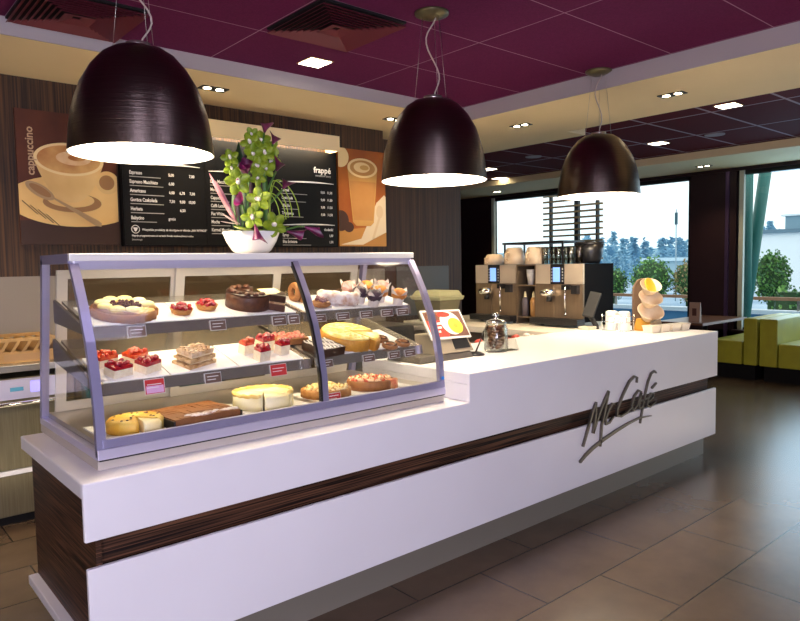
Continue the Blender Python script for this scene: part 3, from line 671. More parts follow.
def orchid(pos, d, s=1.0):
    b = MB(); mx = facing(pos, d, rnd.uniform(0, 2))
    for k in range(5):
        v, f = petal(.062*s, .044*s, .14); place(b, v, f, mx @ Matrix.Rotation(k*2*PI/5, 4, 'Z'))
    o = b.build('orchid_bloom', M_grn, fl)
    c = MB(); v, f = petal(.024*s, .018*s, .6); place(c, v, f, mx @ Matrix.Translation((0, -.004, .004))); c.ball(mx @ Vector((0, 0, .008*s)), .010*s, n=8, k=6)
    c.build('lip', M_lip, o)
OFF = Vector((1.645, 3.03, 1.664))
def rel(x, z, y=2.97): return Vector((x, y, z))-OFF
for x, z, y, s in ((1.528, 2.00, 2.93, 1.2), (1.628, 1.922, 2.91, 1.15), (1.590, 1.83, 2.91, 1.05), (1.705, 1.805, 2.91, 1.2), (1.63, 2.20, 2.98, .95), (1.685, 2.215, 2.97, .95), (1.735, 2.185, 2.98, .95), (1.63, 2.145, 2.96, .95), (1.69, 2.15, 2.95, .95), (1.745, 2.125, 2.98, .9), (1.65, 2.085, 2.95, .9), (1.70, 2.08, 2.96, .9), (1.645, 2.03, 2.95, .8), (1.53, 2.12, 3.0, .85), (1.545, 2.075, 3.02, .8), (1.66, 2.25, 3.02, .7)):
    orchid(rel(x, z, y), (-.45+rnd.uniform(-.45, .45), -.8, .1+rnd.uniform(-.35, .35)), s*.9)
def calla(pts, r=.020, m=None):
    b = MB(); P = [Vector(p) for p in pts]
    b.tube(P[:-1], .005, 6); o = b.build('calla_stem', M_stem, fl)
    d = (P[-1]-P[-2]).normalized(); mx = facing(P[-2], d, rnd.uniform(0, 6)); L_ = (P[-1]-P[-2]).length
    c = MB(); n = 16; vs = []; rows = 6
    for j in range(rows):
        u = j/(rows-1); rr = .005+r*u**1.4
        for i in range(n):
            a = 2*PI*i/n; tip = max(0, math.cos(a))**3*u*u
            vs.append(mx @ Vector((rr*(1+.5*tip)*math.cos(a), rr*math.sin(a), L_*(u*.8+.35*tip))))
    c.add(vs, [(j*n+i, j*n+(i+1) % n, (j+1)*n+(i+1) % n, (j+1)*n+i) for j in range(rows-1) for i in range(n)], 0, True)
    c.build('calla_bloom', m or M_prp, fl)
c0 = Vector((0, 0, .07))
for tip, mid in (((1.696, 2.345), (1.69, 2.25)), ((1.755, 2.29), (1.735, 2.20)), ((1.562, 2.13), (1.588, 2.03)), ((1.815, 2.075), (1.785, 1.985)), ((1.515, 1.955), (1.560, 1.90)), ((1.60, 1.715), (1.585, 1.80)), ((1.93, 1.775), (1.80, 1.775)), ((1.575, 2.15), (1.60, 2.06)), ((1.775, 2.17), (1.75, 2.07))):
    calla([c0, c0*.5+rel(*mid)*.5+Vector((0, 0, .03)), rel(*mid, 2.95 if tip[1] > 1.76 else 2.88), rel(*mid, 2.95 if tip[1] > 1.76 else 2.88)*.25+rel(tip[0], tip[1]-.03, 2.93 if tip[1] > 1.76 else 2.865)*.75], .023)
b = MB()
calla([c0+Vector((.05, -.04, .02)), rel(1.86, 1.80, 2.94), rel(1.90, 1.80, 2.94), rel(1.985, 1.77, 2.92)], .018)
def leaf(a, bb, wd, m, name='leaf', bow=.1):
    a = Vector(a); bb = Vector(bb); d = bb-a; v, f = petal(d.length, wd, bow); b = MB()
    mx = Matrix.Translation(a) @ d.to_track_quat('Y', 'Z').to_matrix().to_4x4(); place(b, v, f, mx); b.build(name, m, fl)
for k in range(60):
    z = rnd.uniform(1.80, 2.24); wx = .13-.10*(z-1.80)/.44; x = 1.66+rnd.uniform(-wx, wx); leaf((rnd.uniform(-.07, .07), rnd.uniform(-.04, .05), .08), rel(x, z, rnd.uniform(3.0, 3.12)), rnd.uniform(.05, .085), M_leaf if k % 4 else M_darkleaf)
for k in range(36):
    z = rnd.uniform(1.80, 2.16); wx = .12-.09*(z-1.80)/.44; x = 1.655+rnd.uniform(-wx, wx); leaf((rnd.uniform(-.07, .07), rnd.uniform(-.07, .0), .08), rel(x, z, rnd.uniform(2.93, 2.98)), rnd.uniform(.025, .045), (M_leaf, M_darkleaf, M_stem)[k % 3])
for x, z in ((1.375, 2.02), (1.41, 1.99)): leaf(rel(1.535, 1.80, 2.96), rel(x, z, 2.95), .040, M_pinkleaf)
for x, z in ((1.43, 1.835), (1.42, 1.80)): leaf(rel(1.535, 1.805, 2.94), rel(x, z, 2.90), .018, mat('pale_pink_blade', (.66, .50, .48), .5))
for x, z in ((1.48, 1.775), (1.52, 1.77), (1.70, 1.77), (1.78, 1.78), (1.64, 1.77)): leaf(rel(1.63, 1.765, 2.97), rel(x, z, 2.89), .05, M_grn)
for k in range(5):
    w_ = .05+.022*k+rnd.uniform(-.01, .01); h_ = .12+.02*k+rnd.uniform(-.02, .02); b = MB(); y_ = 2.93+.010*k
    b.tube([rel(1.69+.005*k+w_*(1-math.cos(a))*.62+.01*math.sin(3*a), 1.80+h_*math.sin(a)*1.25, y_+.03*math.sin(a)) for a in [i*PI*.93/14 for i in range(15)]], .0026, 5)
    b.build('grass_loop', M_grass, fl)

# ------------------------------------------------------------------ pendant lamps
RIM = 2.085
SHP = [(1.0, 0), (.985, .10), (.967, .22), (.93, .37), (.88, .49), (.80, .64), (.66, .80), (.505, .92), (.36, .982), (.23, 1.0)]
def pendant(x, y, label, RIM=2.085):
    H = .468; Rr = .311
    t = thing('pendant_lamp', label, 'lamp', (x, y, RIM), group='dark dome pendant lamps over the counter')
    MB().lathe([(r*Rr, z*H) for r, z in SHP]+[(1e-4, H)], 64).build('shade', M_shade, t)
    MB().lathe([(r*Rr-.006, z*H*.97+.001) for r, z in SHP]+[(1e-4, H*.97)], 48).build('shade_lining', M_lampin, t)
    MB().lathe([(Rr, 0), (Rr-.006, .001)], 64).build('rim', M_lampin, t)
    MB().cyl((0, 0, .060), Rr*.90, .012, 40).build('diffuser', M_glow, t)
    MB().cyl((0, 0, H), .055, .02, 20).build('cap', M_steel, t)
    top = ZC-RIM
    for k in range(3):
        a = R_(30+120*k); MB().tube([(.11*math.cos(a), .11*math.sin(a), H*.96), (.055*math.cos(a), .055*math.sin(a), top-.03)], .0012, 5).build('suspension_wire', M_steel, t)
    h = top-H-.03; pts = []
    for i in range(17):
        u = i/16; pts.append((.075*math.sin(u*2*PI*1.05)*math.sin(PI*u)**.6+.012, .02*math.sin(u*5), H+.02+u*h))
    MB().tube(pts, .0042, 8).build('cord', mat('pale_cord', (.55, .46, .40), .5), t)
    MB().lathe([(1e-4, -.032), (.05, -.032), (.098, -.012), (.10, 0), (1e-4, 0)], 28, (0, 0, top)).build('canopy', mat('olive_metal_canopy', (.16, .14, .07), .35, metal=.6), t)
pendant(1.145, 3.085, 'dark dome pendant lamp above the left part of the display case', 2.112)
pendant(2.785, 2.905, 'dark dome pendant lamp over the right end of the display case, middle of three')
pendant(4.62, 2.985, 'dark dome pendant lamp over the far end of the counter, before the windows', 2.098)

# ------------------------------------------------------------------ ceiling fittings
M_vent = mat('dark_red_vent', (.14, .014, .028), .5)
M_ventdark = mat('vent_slot', (.006, .003, .004), .8)
def vent(x0, y0, label):
    t = thing('ceiling_vent', label, 'vent', (x0+.3, y0+.3, ZC-.001), group='square purple ceiling vents')
    MB().box(-.30, -.30, -.012, .30, .30, 0).build('backing', M_ventdark, t)
    b = MB()
    for k in range(8):
        s = .30-.031*k; z0 = -.014-.001*k; s2 = s-.022 if k < 7 else .02
        q = [(-s, -s), (s, -s), (s, s), (-s, s)]; q2 = [(-s2, -s2), (s2, -s2), (s2, s2), (-s2, s2)]
        for i in range(4):
            j = (i+1) % 4; b.hexa([(*q[i], z0-.020), (*q[j], z0-.020), (*q2[j], z0-.004), (*q2[i], z0-.004), (*q[i], z0-.017), (*q[j], z0-.017), (*q2[j], z0-.001), (*q2[i], z0-.001)])
    b.build('louvre', M_vent, t)
vent(2.16, 3.10, 'square louvred ceiling vent near the middle pendant, beside the bright square downlight')
vent(.90, 3.86, 'square louvred ceiling vent above the left pendant lamp')
def twin(x, y, label, rz=0, z=ZS):
    t = thing('twin_downlight', label, 'ceiling light', (x, y, z-.001), (0, 0, rz), 'twin downlights in the cream soffit')
    b = MB(); b.box(-.105, -.05, -.008, .105, -.043, 0); b.box(-.105, .043, -.008, .105, .05, 0); b.box(-.105, -.043, -.008, -.098, .043, 0); b.box(.098, -.043, -.008, .105, .043, 0)
    b.build('frame', M_black, t); MB().box(-.098, -.043, -.003, .098, .043, -.001).build('housing', M_dark, t)
    for s in (-1, 1):
        MB().lathe([(.030, -.007), (.025, -.003), (1e-4, -.0035)], 20, (s*.05, 0, 0)).build('bulb', M_spot, t)
    l = bpy.data.lights.new('downlight_beam', 'SPOT'); l.energy = 48 if y > 4.7 and x < 5 else 30; l.color = (1, .76, .45); l.spot_size = R_(100); l.spot_blend = .8; l.shadow_soft_size = .04
    o = bpy.data.objects.new('downlight_beam', l); C.objects.link(o); o.parent = t; o.location = (0, 0, -.03)
twin(.54, 4.84, 'twin downlight in the soffit over the left poster'); twin(2.35, 4.84, 'twin downlight in the soffit between the left pendant and the flowers'); twin(4.16, 4.86, 'twin downlight in the soffit beside the middle pendant shade')
twin(5.38, 2.79, 'twin downlight in the beam right of the far pendant', A90); twin(5.345, 4.33, 'twin downlight in the beam left of the far pendant', A90)
twin(9.86, 4.62, 'twin downlight in the window side soffit above the dark pillar', A90)
twin(9.9, 8.6, 'twin downlight in the window side soffit at the far left end', A90)
M_coolhighlight = mat('cool_highlight_panel', (1, 1, 1), .5, emit=11.0, ecol=(.78, .72, 1.0))
M_coolfill = mat('cool_fill_panel', (1, 1, 1), .5, emit=5.0, ecol=(.80, .76, 1.0))
def sq(x, y, label, s=.085, group='square downlights in the purple ceiling', glow=None):
    t = thing('square_downlight', label, 'ceiling light', (x, y, ZC-.001), group=group)
    MB().box(-s-.012, -s-.012, -.006, s+.012, s+.012, -.001).build('frame', mat('brass_trim', (.45, .28, .10), .4, metal=.6), t)
    MB().box(-s, -s, -.009, s, s, -.006).build('diffuser', glow or M_panelglow, t)
sq(2.778, 4.105, 'bright square downlight in the purple ceiling beside the vent')
sq(6.63, 2.88, 'square downlight in the dark ceiling right of the far pendant, nearest', .09); sq(8.02, 4.33, 'square downlight in the dark ceiling between the far pendant and the pillar', .09)
sq(7.96, 7.10, 'square downlight in the dark ceiling right beside the middle pendant, upper of two', .10); sq(9.0, 7.75, 'square downlight in the dark ceiling low beside the middle pendant shade', .10)
for x in (.3, 1.6): sq(x, 1.1, 'unseen cool white ceiling panel added in front of the counter for shade highlights', .22, 'added highlight panels in front of the counter', M_coolhighlight)  # out-of-view panels added to give the pendant shades a lavender highlight
# unseen ceiling panels added around the viewpoint as cool fill light
for x in (-1.9, -.3):
    for y in (-1.8, .4): sq(x, y, 'unseen large cool white fill panel added over the guest area', .24, 'added cool fill panels over the guest area', M_coolfill)
for x, y, lb in ((8.01, 3.63, 'small round pale ceiling speaker right of the far pendant'), (7.55, 5.9, 'small round pale ceiling speaker between the middle and far pendants')):
    o = MB().cyl((0, 0, -.012), .11, .011, 24).build('ceiling_speaker', mat('pale_grille', (.35, .26, .28), .6), org=None); o.location = (x, y, ZC-.0005); tag(o, lb, 'speaker', 'round ceiling speakers')

# ------------------------------------------------------------------ menu wall
M_menu = mat('black_menu_face', (.005, .0045, .0045), .5, spec=.22)
M_poster = mat('poster_brown', (.13, .030, .007), .5, var=(.07, .014, .004), scale=2.5)
UX = (1, 0, 0); UZ = (0, 0, 1)
mb_ = thing('menu_board', 'wide black menu board with white drink names and prices on the veneer wall', 'menu board', (1.79, 5.30, 1.78))
MB().box(1.79, 5.29, 1.775, 3.79, 5.349, 2.655).build('casing', M_dark, mb_, world=True)
panels = [(1.80, 2.46), (2.465, 3.125), (3.13, 3.78)]
M_text = mat('menu_white_print', (.80, .78, .74), .6)
def arc(b, x0, x1, z, d=.014):
    n = 14
    b.ribbon([(x0+(x1-x0)*i/n, z+.020*math.sin(PI*.62*i/n+.25)-.012) for i in range(n+1)], [d*(.25+.75*math.sin(PI*i/n)) for i in range(n+1)], lambda u, v, t: (u, t, v), 5.281, 5.283)
def rows(b, x, xr, items, z0=2.257, dz=.0690):
    for k, (nm, pr) in enumerate(items):
        z = z0-dz*k
        text(b, nm, .038, (x, 5.282, z), UX, UZ, sx=.72)
        b.box(x, 5.2815, z-.022, x+rnd.uniform(.16, .30), 5.2825, z-.016, 1)
        for c, p in enumerate(pr):
            if p: text(b, p, .031, (xr-.085*(len(pr)-1-c), 5.282, z), UX, UZ, align='RIGHT', sx=.85)
M_dim = mat('menu_grey_print', (.34, .33, .31), .6)
for k, (x0, x1) in enumerate(panels):
    p = MB().box(x0, 5.284, 1.785, x1, 5.2895, 2.65).build('panel', M_menu, mb_, world=True)
    b = MB(); x = x0+.05; xr = x1-.09
    if k == 0:
        arc(b, x0+.03, x1-.04, 2.41); text(b, 'espresso', .052, (x, 5.282, 2.46), UX, UZ)
        rows(b, x, xr, [('Espresso', ('5,00', '', '7,00')), ('Espresso Macchiato', ('6,00', '', '')), ('Americano', ('6,00', '6,70', '7,00')), ('Gorąca Czekolada', ('7,50', '9,00', '10,00')), ('Herbata', ('', '6,50', '')), ('Babycino', ('gratis', '', ''))], 2.326)
        b.ribbon([(x+.03+.03*math.cos(a), 1.905+.03*math.sin(a)) for a in [i*2*PI/20 for i in range(21)]], [.005]*21, lambda u, v, t: (u, t, v), 5.281, 5.283)
        b.prism([(x+.012, 1.918), (x+.048, 1.918), (x+.038, 1.893), (x+.03, 1.886), (x+.022, 1.893)], lambda u, v, t: (u, t, v), 5.281, 5.283)
        text(b, 'Wszystkie produkty są dostępne w ofercie „NA WYNOS”', .024, (x+.08, 5.282, 1.895), UX, UZ, sx=.92); text(b, 'Napoje przygotowywane są na bazie świeżo mielonej kawy i mleka', .020, (x, 5.282, 1.85), UX, UZ, sx=.9, m=0); text(b, 'Smacznego', .018, (x, 5.282, 1.82), UX, UZ, m=1)
    elif k == 1:
        arc(b, x0+.03, x1-.04, 2.40); text(b, 'latte', .052, (x1-.12, 5.282, 2.46), UX, UZ, align='RIGHT')
        rows(b, x-.01, xr, [('Latte Macchiato', ('8,00', '9,00')), ('Moca', ('9,00', '9,90')), ('Cappuccino', ('7,00', '8,00')), ('Caffè Latte', ('7,50', '8,50')), ('Flat White', ('7,00', '8,00')), ('Mocha', ('8,50', '9,50')), ('Karmel Macchiato', ('9,00', '9,90'))], 2.30, .0665)
    else:
        text(b, 'frappé', .075, (x1-.06, 5.282, 2.46), UX, UZ, align='RIGHT'); text(b, 'mrożone kawy', .028, (x1-.06, 5.282, 2.425), UX, UZ, align='RIGHT', m=1)
        arc(b, x0+.03, x1-.03, 2.36)
        rows(b, x, x1-.05, [('Karmel', ('9,00', '11,50')), ('Czekolada', ('9,00', '11,50')), ('Wanilia', ('9,00', '11,50')), ('Truskawka', ('9,00', '11,50'))], 2.27, .0685)
        arc(b, x0+.03, x1-.03, 1.975); text(b, 'dodatki', .034, (x1-.05, 5.282, 1.925), UX, UZ, align='RIGHT')
        rows(b, x, x1-.05, [('Syrop', ('1,00',)), ('Bita śmietana', ('1,50',))], 1.87, .06)
    b.build('print', [M_text, M_dim], p, world=False); q = p.children[0]
    q.matrix_parent_inverse = Matrix.Identity(4); q.location = (-1.79, -5.30, -1.78)
vl = thing('light_valance', 'cream light box above the menu board washing it with light', 'lamp', (1.79, 5.3, 2.63))
MB().box(1.78, 5.13, 2.74, 3.72, 5.349, 2.785).box(1.78, 5.13, 2.648, 3.72, 5.142, 2.74).box(1.78, 5.142, 2.648, 1.792, 5.349, 2.74).box(3.708, 5.142, 2.648, 3.72, 5.349, 2.74).build('cover', M_cream, vl, world=True)
MB().box(1.82, 5.18, 2.715, 3.69, 5.26, 2.7395).build('tube', mat('valance_strip', (1, .97, .9), .5, emit=22.0, ecol=(1, .93, .80)), vl, world=True)
# left poster: a cup of foamed coffee
def ell(cx, cz, rx, rz, n=40, a0=0, a1=2*PI): return [(cx+rx*math.cos(a0+(a1-a0)*i/n), cz+rz*math.sin(a0+(a1-a0)*i/n)) for i in range(n if abs(a1-a0-2*PI) < 1e-6 else n+1)]
def clip(poly, x0, x1, z0, z1):
    def cut(p, f, g):
        out = []
        for i in range(len(p)):
            a, b_ = p[i], p[(i+1) % len(p)]
            if f(a): out.append(a)
            if f(a) != f(b_): out.append(g(a, b_))
        return out
    def gx(x): return lambda a, b_: (x, a[1]+(b_[1]-a[1])*(x-a[0])/(b_[0]-a[0]))
    def gz(z): return lambda a, b_: (a[0]+(b_[0]-a[0])*(z-a[1])/(b_[1]-a[1]), z)
    for f, g in ((lambda p: p[0] >= x0, gx(x0)), (lambda p: p[0] <= x1, gx(x1)), (lambda p: p[1] >= z0, gz(z0)), (lambda p: p[1] <= z1, gz(z1))):
        if poly: poly = cut(poly, f, g)
    return poly
def poster(name, label, x0, x1, z0, z1, layers, mats, bg):
    t = thing(name, label, 'poster', (x0, 5.33, z0))
    MB().box(x0, 5.325, z0, x1, 5.349, z1).build('board', bg, t, world=True)
    b = MB(); d = 5.3248
    for poly, m in layers:
        q = clip(poly, x0, x1, z0, z1)
        if len(q) > 2: b.prism(q, lambda u, v, tt: (u, tt, v), d-.0004, d, m); d -= .0005
    b.build('print', mats, t, world=True); return t
PX = [mat('print_dark', (.045, .016, .008), .5), mat('print_saucer', (.95, .64, .24), .5, var=(.82, .50, .16), scale=2), mat('print_cup', (.95, .68, .28), .5, var=(.72, .42, .13), scale=1.6), mat('print_rim', (.92, .70, .34), .5),
      mat('print_foam', (.46, .15, .03), .5, var=(.74, .42, .14), scale=5), mat('print_spoon', (.55, .36, .18), .35, metal=.3), mat('print_line', (.62, .40, .22), .5), mat('print_shadow', (.40, .20, .07), .5)]
cx = 1.44
def rot(poly, c, a): return [(c[0]+(x-c[0])*math.cos(a)-(y-c[1])*math.sin(a), c[1]+(x-c[0])*math.sin(a)+(y-c[1])*math.cos(a)) for x, y in poly]
LY = [([(1.0, 1.7), (2, 1.7), (2, 1.98), (1.0, 1.95)], 0), (ell(1.47, 2.10, .45, .185), 1), (ell(1.45, 2.09, .20, .07), 7), (ell(1.44, 2.11, .16, .055), 1),
      (ell(1.70, 2.25, .085, .085), 2), (ell(1.695, 2.25, .055, .055), 7),
      ([(cx-.235, 2.385)]+[(cx-.235+.47*i/16, 2.09+.29*abs((i-8)/8)**2.4) for i in range(17)]+[(cx+.235, 2.385)], 2), (ell(cx, 2.40, .238, .118), 3), (ell(cx, 2.40, .215, .10), 4), (ell(cx+.03, 2.41, .12, .05), 8), (ell(cx+.05, 2.415, .06, .022), 4),
      (rot(ell(1.235, 2.165, .105, .042), (1.235, 2.165), -.55), 5), (rot(ell(1.235, 2.168, .08, .026), (1.235, 2.165), -.55), 7),
      ([(1.30, 2.135), (1.315, 2.115), (1.60, 1.925), (1.64, 1.92), (1.645, 1.945), (1.62, 1.965)], 5)]
LY += [([(1.115+.05*k, 2.09-.03*k), (1.118+.05*k, 2.094-.03*k), (1.215+.05*k, 2.0-.03*k), (1.21+.05*k, 1.998-.03*k)], 0) for k in range(4)]
PX.append(mat('print_foam_light', (.72, .42, .18), .5, var=(.86, .62, .34), scale=9))
poster('poster', 'poster of a cappuccino cup with saucer and spoon left of the menu board', 1.10, 1.77, 1.785, 2.728, LY, PX, M_poster)
b = MB(); text(b, 'cappuccino', .075, (1.205, 5.318, 2.27), (0, 0, 1), (-1, 0, 0), sx=1.0); o = b.build('poster_lettering', PX[6], [x for x in bpy.data.objects if x.get('label', '').startswith('poster of a cappuccino')][0], world=True)
PY = [mat('print_orange', (.46, .15, .016), .5), mat('print_glass', (.62, .36, .10), .5, var=(.50, .25, .06), scale=3), mat('print_latte', (.56, .29, .085), .5, var=(.45, .20, .05), scale=2), mat('print_froth', (.86, .66, .34), .5), mat('print_heart', (.62, .36, .11), .5),
      mat('print_cloth', (.80, .66, .46), .5), mat('print_beans', (.06, .02, .008), .5), mat('print_table', (.52, .24, .05), .5), mat('print_spoon2', (.72, .55, .34), .35)]
gx_ = 4.13
LY = [([(3.7, 1.70), (4.6, 1.70), (4.6, 2.02), (3.7, 1.92)], 7), ([(4.10, 1.86), (4.30, 2.22), (4.40, 2.30), (4.47, 2.24), (4.50, 1.96), (4.12, 1.80), (3.85, 1.80)], 5), (ell(3.86, 2.03, .09, .10), 6), (ell(3.95, 1.97, .06, .05), 6),
      ([(gx_-.185, 2.55), (gx_-.13, 2.02), (gx_-.09, 1.985), (gx_+.09, 1.985), (gx_+.13, 2.02), (gx_+.185, 2.55)], 1), ([(gx_-.165, 2.42), (gx_-.12, 2.04), (gx_+.12, 2.04), (gx_+.165, 2.42)], 2), (ell(gx_, 2.55, .185, .095), 3), (ell(gx_, 2.55, .155, .075), 2), (ell(gx_-.01, 2.555, .10, .05), 3), (ell(gx_+.02, 2.555, .055, .024), 4),
      (ell(4.335, 2.13, .045, .065), 8), ([(4.32, 2.08), (4.345, 2.07), (4.26, 1.86), (4.23, 1.86)], 8), (ell(3.86, 2.64, .10, .10), 3)]
poster('poster', 'orange poster of a tall latte glass right of the menu board', 3.835, 4.42, 1.785, 2.725, LY, PY, mat('poster_orange', (.44, .125, .008), .5, var=(.26, .055, .004), scale=2.2))

# ------------------------------------------------------------------ back counter (left) with dishwasher and crates
wt = tag(MB().box(-1.5, 4.70, .975, 4.40, 5.333, 1.018).build('back_worktop', M_steel, org=(-1.5, 4.7, .975), bevel=.004), 'long steel worktop along the menu wall behind the display case', 'worktop')
dw = thing('dishwasher', 'stainless undercounter dishwasher with a lit blue display at the far left', 'dishwasher', (.35, 4.75, 0))
M_olsteel = mat('olive_steel', (.22, .19, .115), .35, metal=.6, var=(.17, .145, .085), scale=4, stretch=(30, 1, 1))
MB().box(.20, 4.76, .06, 1.24, 5.32, .93).build('body', M_olsteel, dw, world=True); MB().box(.22, 4.79, 0, 1.22, 5.30, .06).build('toe_kick', M_dark, dw, world=True)
MB().box(.20, 4.735, .80, 1.24, 4.76, .925).build('control_panel', M_alulight, dw, world=True)
MB().box(.985, 4.7335, .835, 1.055, 4.735, .905).build('display', mat('violet_display', (.2, .2, .8), .3, emit=.9, ecol=(.35, .30, 1.0)), dw, world=True)
MB().box(.87, 4.7335, .85, .945, 4.735, .875).build('button_strip', mat('blue_buttons', (.08, .30, .45), .4), dw, world=True)
d_ = MB().box(.20, 4.74, .36, 1.24, 4.76, .79).build('door', M_olsteel, dw, world=True)
MB().tube([(.25, 4.74, .76), (.25, 4.70, .775), (1.19, 4.70, .775), (1.19, 4.74, .76)], .016, 10).build('door_handle', M_chrome, dw, world=True)
MB().box(.20, 4.738, .325, 1.24, 4.76, .355).build('bright_strip', M_whitepl, dw, world=True)
MB().box(.20, 4.742, .07, 1.24, 4.76, .32).build('lower_panel', M_olsteel, dw, world=True)
sh = thing('open_shelf_unit', 'dark open shelf unit under the worktop behind the display case', 'shelf', (1.26, 4.75, 0))
b = MB(); b.box(1.26, 4.76, 0, 1.29, 5.32, .974); b.box(4.37, 4.76, 0, 4.40, 5.32, .974); b.box(2.75, 4.76, .06, 2.78, 5.32, .974); b.box(1.29, 5.29, 0, 4.37, 5.32, .974)
b.build('carcass', MATS['dark_taupe_laminate'], sh, world=True)
for z in (.05, .48): MB().box(1.29, 4.77, z, 2.75, 5.29, z+.03).build('shelf_board', MATS['dark_taupe_laminate'], sh, world=True)
MB().box(2.78, 4.75, .05, 3.57, 4.77, .96).build('door', MATS['dark_taupe_laminate'], sh, world=True); MB().box(3.58, 4.75, .05, 4.36, 4.77, .96).build('door', MATS['dark_taupe_laminate'], sh, world=True)
M_bluebin = mat('blue_bin_plastic', (.02, .22, .42), .4)
for x, lb in ((1.33, 'blue plastic bin on the back shelf, left one'), (1.86, 'blue plastic bin on the back shelf, right one')):
    t = thing('storage_bin', lb, 'bin', (x, 4.80, .511), group='blue bins behind the display case')
    b = MB().box(0, 0, 0, .48, .40, .015); b.box(0, 0, .015, .48, .015, .30); b.box(0, .385, .015, .48, .40, .30); b.box(0, .015, .015, .015, .385, .30); b.box(.465, .015, .015, .48, .385, .30)
    b.build('bin_body', M_bluebin, t); MB().box(-.012, -.012, .285, .492, -.0001, .31).build('lip', M_bluebin, t)
for k, (x, lb) in enumerate(((2.42, 'stack of white paper cups on the back shelf beside the blue bin'), (2.55, 'stack of white paper cups on the back shelf, middle of three'), (2.66, 'stack of white paper cups on the back shelf, nearest the doors'))):
    b = MB(); 
    for j in range(7): b.lathe([(.028, .02*j+.0), (.040, .02*j+.10), (.042, .02*j+.10), (.042, .02*j+.106)], 18)
    o = b.build('paper_cup_stack', M_whitepl, org=None); o.location = (x, 4.86, .511); tag(o, lb, 'cups', 'paper cup stacks on the back shelf')
cr_ = thing('pastry_crate', 'wooden lattice crate on the worktop above the dishwasher', 'crate', (.70, 4.85, 1.018))
M_crate = mat('pine_crate', (.50, .30, .10), .6, var=(.40, .22, .07), scale=8)
b = MB().box(.45, 4.80, 1.019, 1.22, 4.82, 1.09); b.box(.45, 5.18, 1.019, 1.22, 5.20, 1.09); b.box(.45, 4.82, 1.019, .47, 5.18, 1.09); b.box(1.20, 4.82, 1.019, 1.22, 5.18, 1.09); b.build('frame', M_crate, cr_, world=True)
b = MB()
for k in range(12): b.hexa([(.45+.064*k, 4.805, 1.09), (.47+.064*k, 4.805, 1.09), (.47+.064*k, 5.195, 1.09), (.45+.064*k, 5.195, 1.09), (.49+.064*k, 4.805, 1.155), (.51+.064*k, 4.805, 1.155), (.51+.064*k, 5.195, 1.155), (.49+.064*k, 5.195, 1.155)])
b.build('lattice', M_crate, cr_, world=True)
MB().box(.45, 4.80, 1.155, 1.22, 4.82, 1.175).box(.45, 5.18, 1.155, 1.22, 5.20, 1.175).build('top_rail', M_crate, cr_, world=True)
MB().box(.86, 4.797, 1.035, 1.08, 4.7999, 1.075).build('label_holder', mat('tan_label', (.38, .22, .09), .6), cr_, world=True)

# bread bin / sandwich press at the end of the return counter
t = thing('bread_bin', 'pale green bin with an overhanging lid behind the cash register', 'bin', (4.80, 4.95, 1.0125))
M_pg = mat('pale_green_plastic', (.52, .52, .30), .45)
def hz(x0, x1, y0, y1, z0, d, z1): return MB().hexa([(x0, y0, z0), (x1, y0, z0), (x1, y1, z0), (x0, y1, z0), (x0-d, y0-d, z1), (x1+d, y0-d, z1), (x1+d, y1+d, z1), (x0-d, y1+d, z1)])
hz(4.66, 4.87, 4.80, 5.10, 1.0132, .04, 1.235).build('body', mat('grey_green_plastic', (.22, .20, .12), .5), t, world=True)
hz(4.60, 4.93, 4.74, 5.16, 1.2355, .012, 1.275).build('lid_rim', M_pg, t, world=True, bevel=.008)
hz(4.60, 4.93, 4.74, 5.16, 1.2755, -.03, 1.33).build('lid', M_pg, t, world=True, bevel=.012)

# ------------------------------------------------------------------ coffee machines on the return counter
MX = 5.09
def machine(y0, label):
    t = thing('coffee_machine', label, 'coffee machine', (MX, y0, 1.0125), group='twin coffee machines on the return counter')
    W = .52
    MB().box(.012, 0, .045, .47, W, .565).build('body', mat('machine_black', (.006, .006, .007), .7, spec=.04), t)
    b = MB()
    for y in (.03, W-.07):
        for x in (.03, .40): b.cyl((x, y+.02, .0), .018, .045, 12)
    b.build('foot', M_black, t)
    MB().box(-.10, -.002, .02, .012, W+.002, .055).build('drip_tray', M_black, t); MB().box(-.104, -.002, .0555, .012, W+.002, .075).build('drip_grate', M_black, t)
    for a, c in ((0, .345), (.375+.02, W)):
        pass
    ys = (.20, .35)                                     # screen column sits between the fascia plates
    MB().box(-.008, .002, .385, .012, ys[0]-.002, .565).build('fascia', M_fasciasteel, t); MB().box(-.008, ys[1]+.002, .385, .012, W-.002, .565).build('fascia', M_fasciasteel, t)
    sf = MB().box(-.010, ys[0], .385, .012, ys[1], .565).build('screen_frame', M_black, t)
    MB().box(-.0125, ys[0]+.045, .405, -.0102, ys[1]-.030, .535).build('screen', M_screen, sf)
    b = MB()
    for k in range(5):
        for y in (ys[0]+.010, ys[1]-.022): b.box(-.0125, y, .405+.027*k, -.0102, y+.012, .418+.027*k)
    b.build('button', mat('grey_buttons', (.45, .45, .45), .4), sf)
    MB().box(-.003, .002, .076, .012, W*.60, .382).build('front_panel', M_beigesteel, t); MB().box(-.003, W*.60+.004, .076, .012, W-.002, .382).build('front_panel', M_beigesteel, t)
    MB().ball((-.045, W*.68, .305), .07, .080, .040, 16, 8).build('spout', M_chrome, t); MB().cyl((-.04, W*.66, .225), .026, .06, 12).build('spout_nozzle', M_black, t)
    b = MB().tube([(.0, .17, .37), (-.035, .17, .36), (-.042, .17, .26), (-.038, .165, .12)], .007, 8); b.ball((-.038, .165, .115), .013, n=8, k=6); b.build('steam_wand', M_chrome, t)
    MB().box(-.04, .13, .335, .0, .21, .378).box(-.05, .04, .30, -.003, .10, .375).build('valve_block', M_black, t)
    return t
machine(3.432, 'coffee machine nearer the counter front, with black side panel in view'); machine(4.19, 'coffee machine further back, beside the dark wall end')
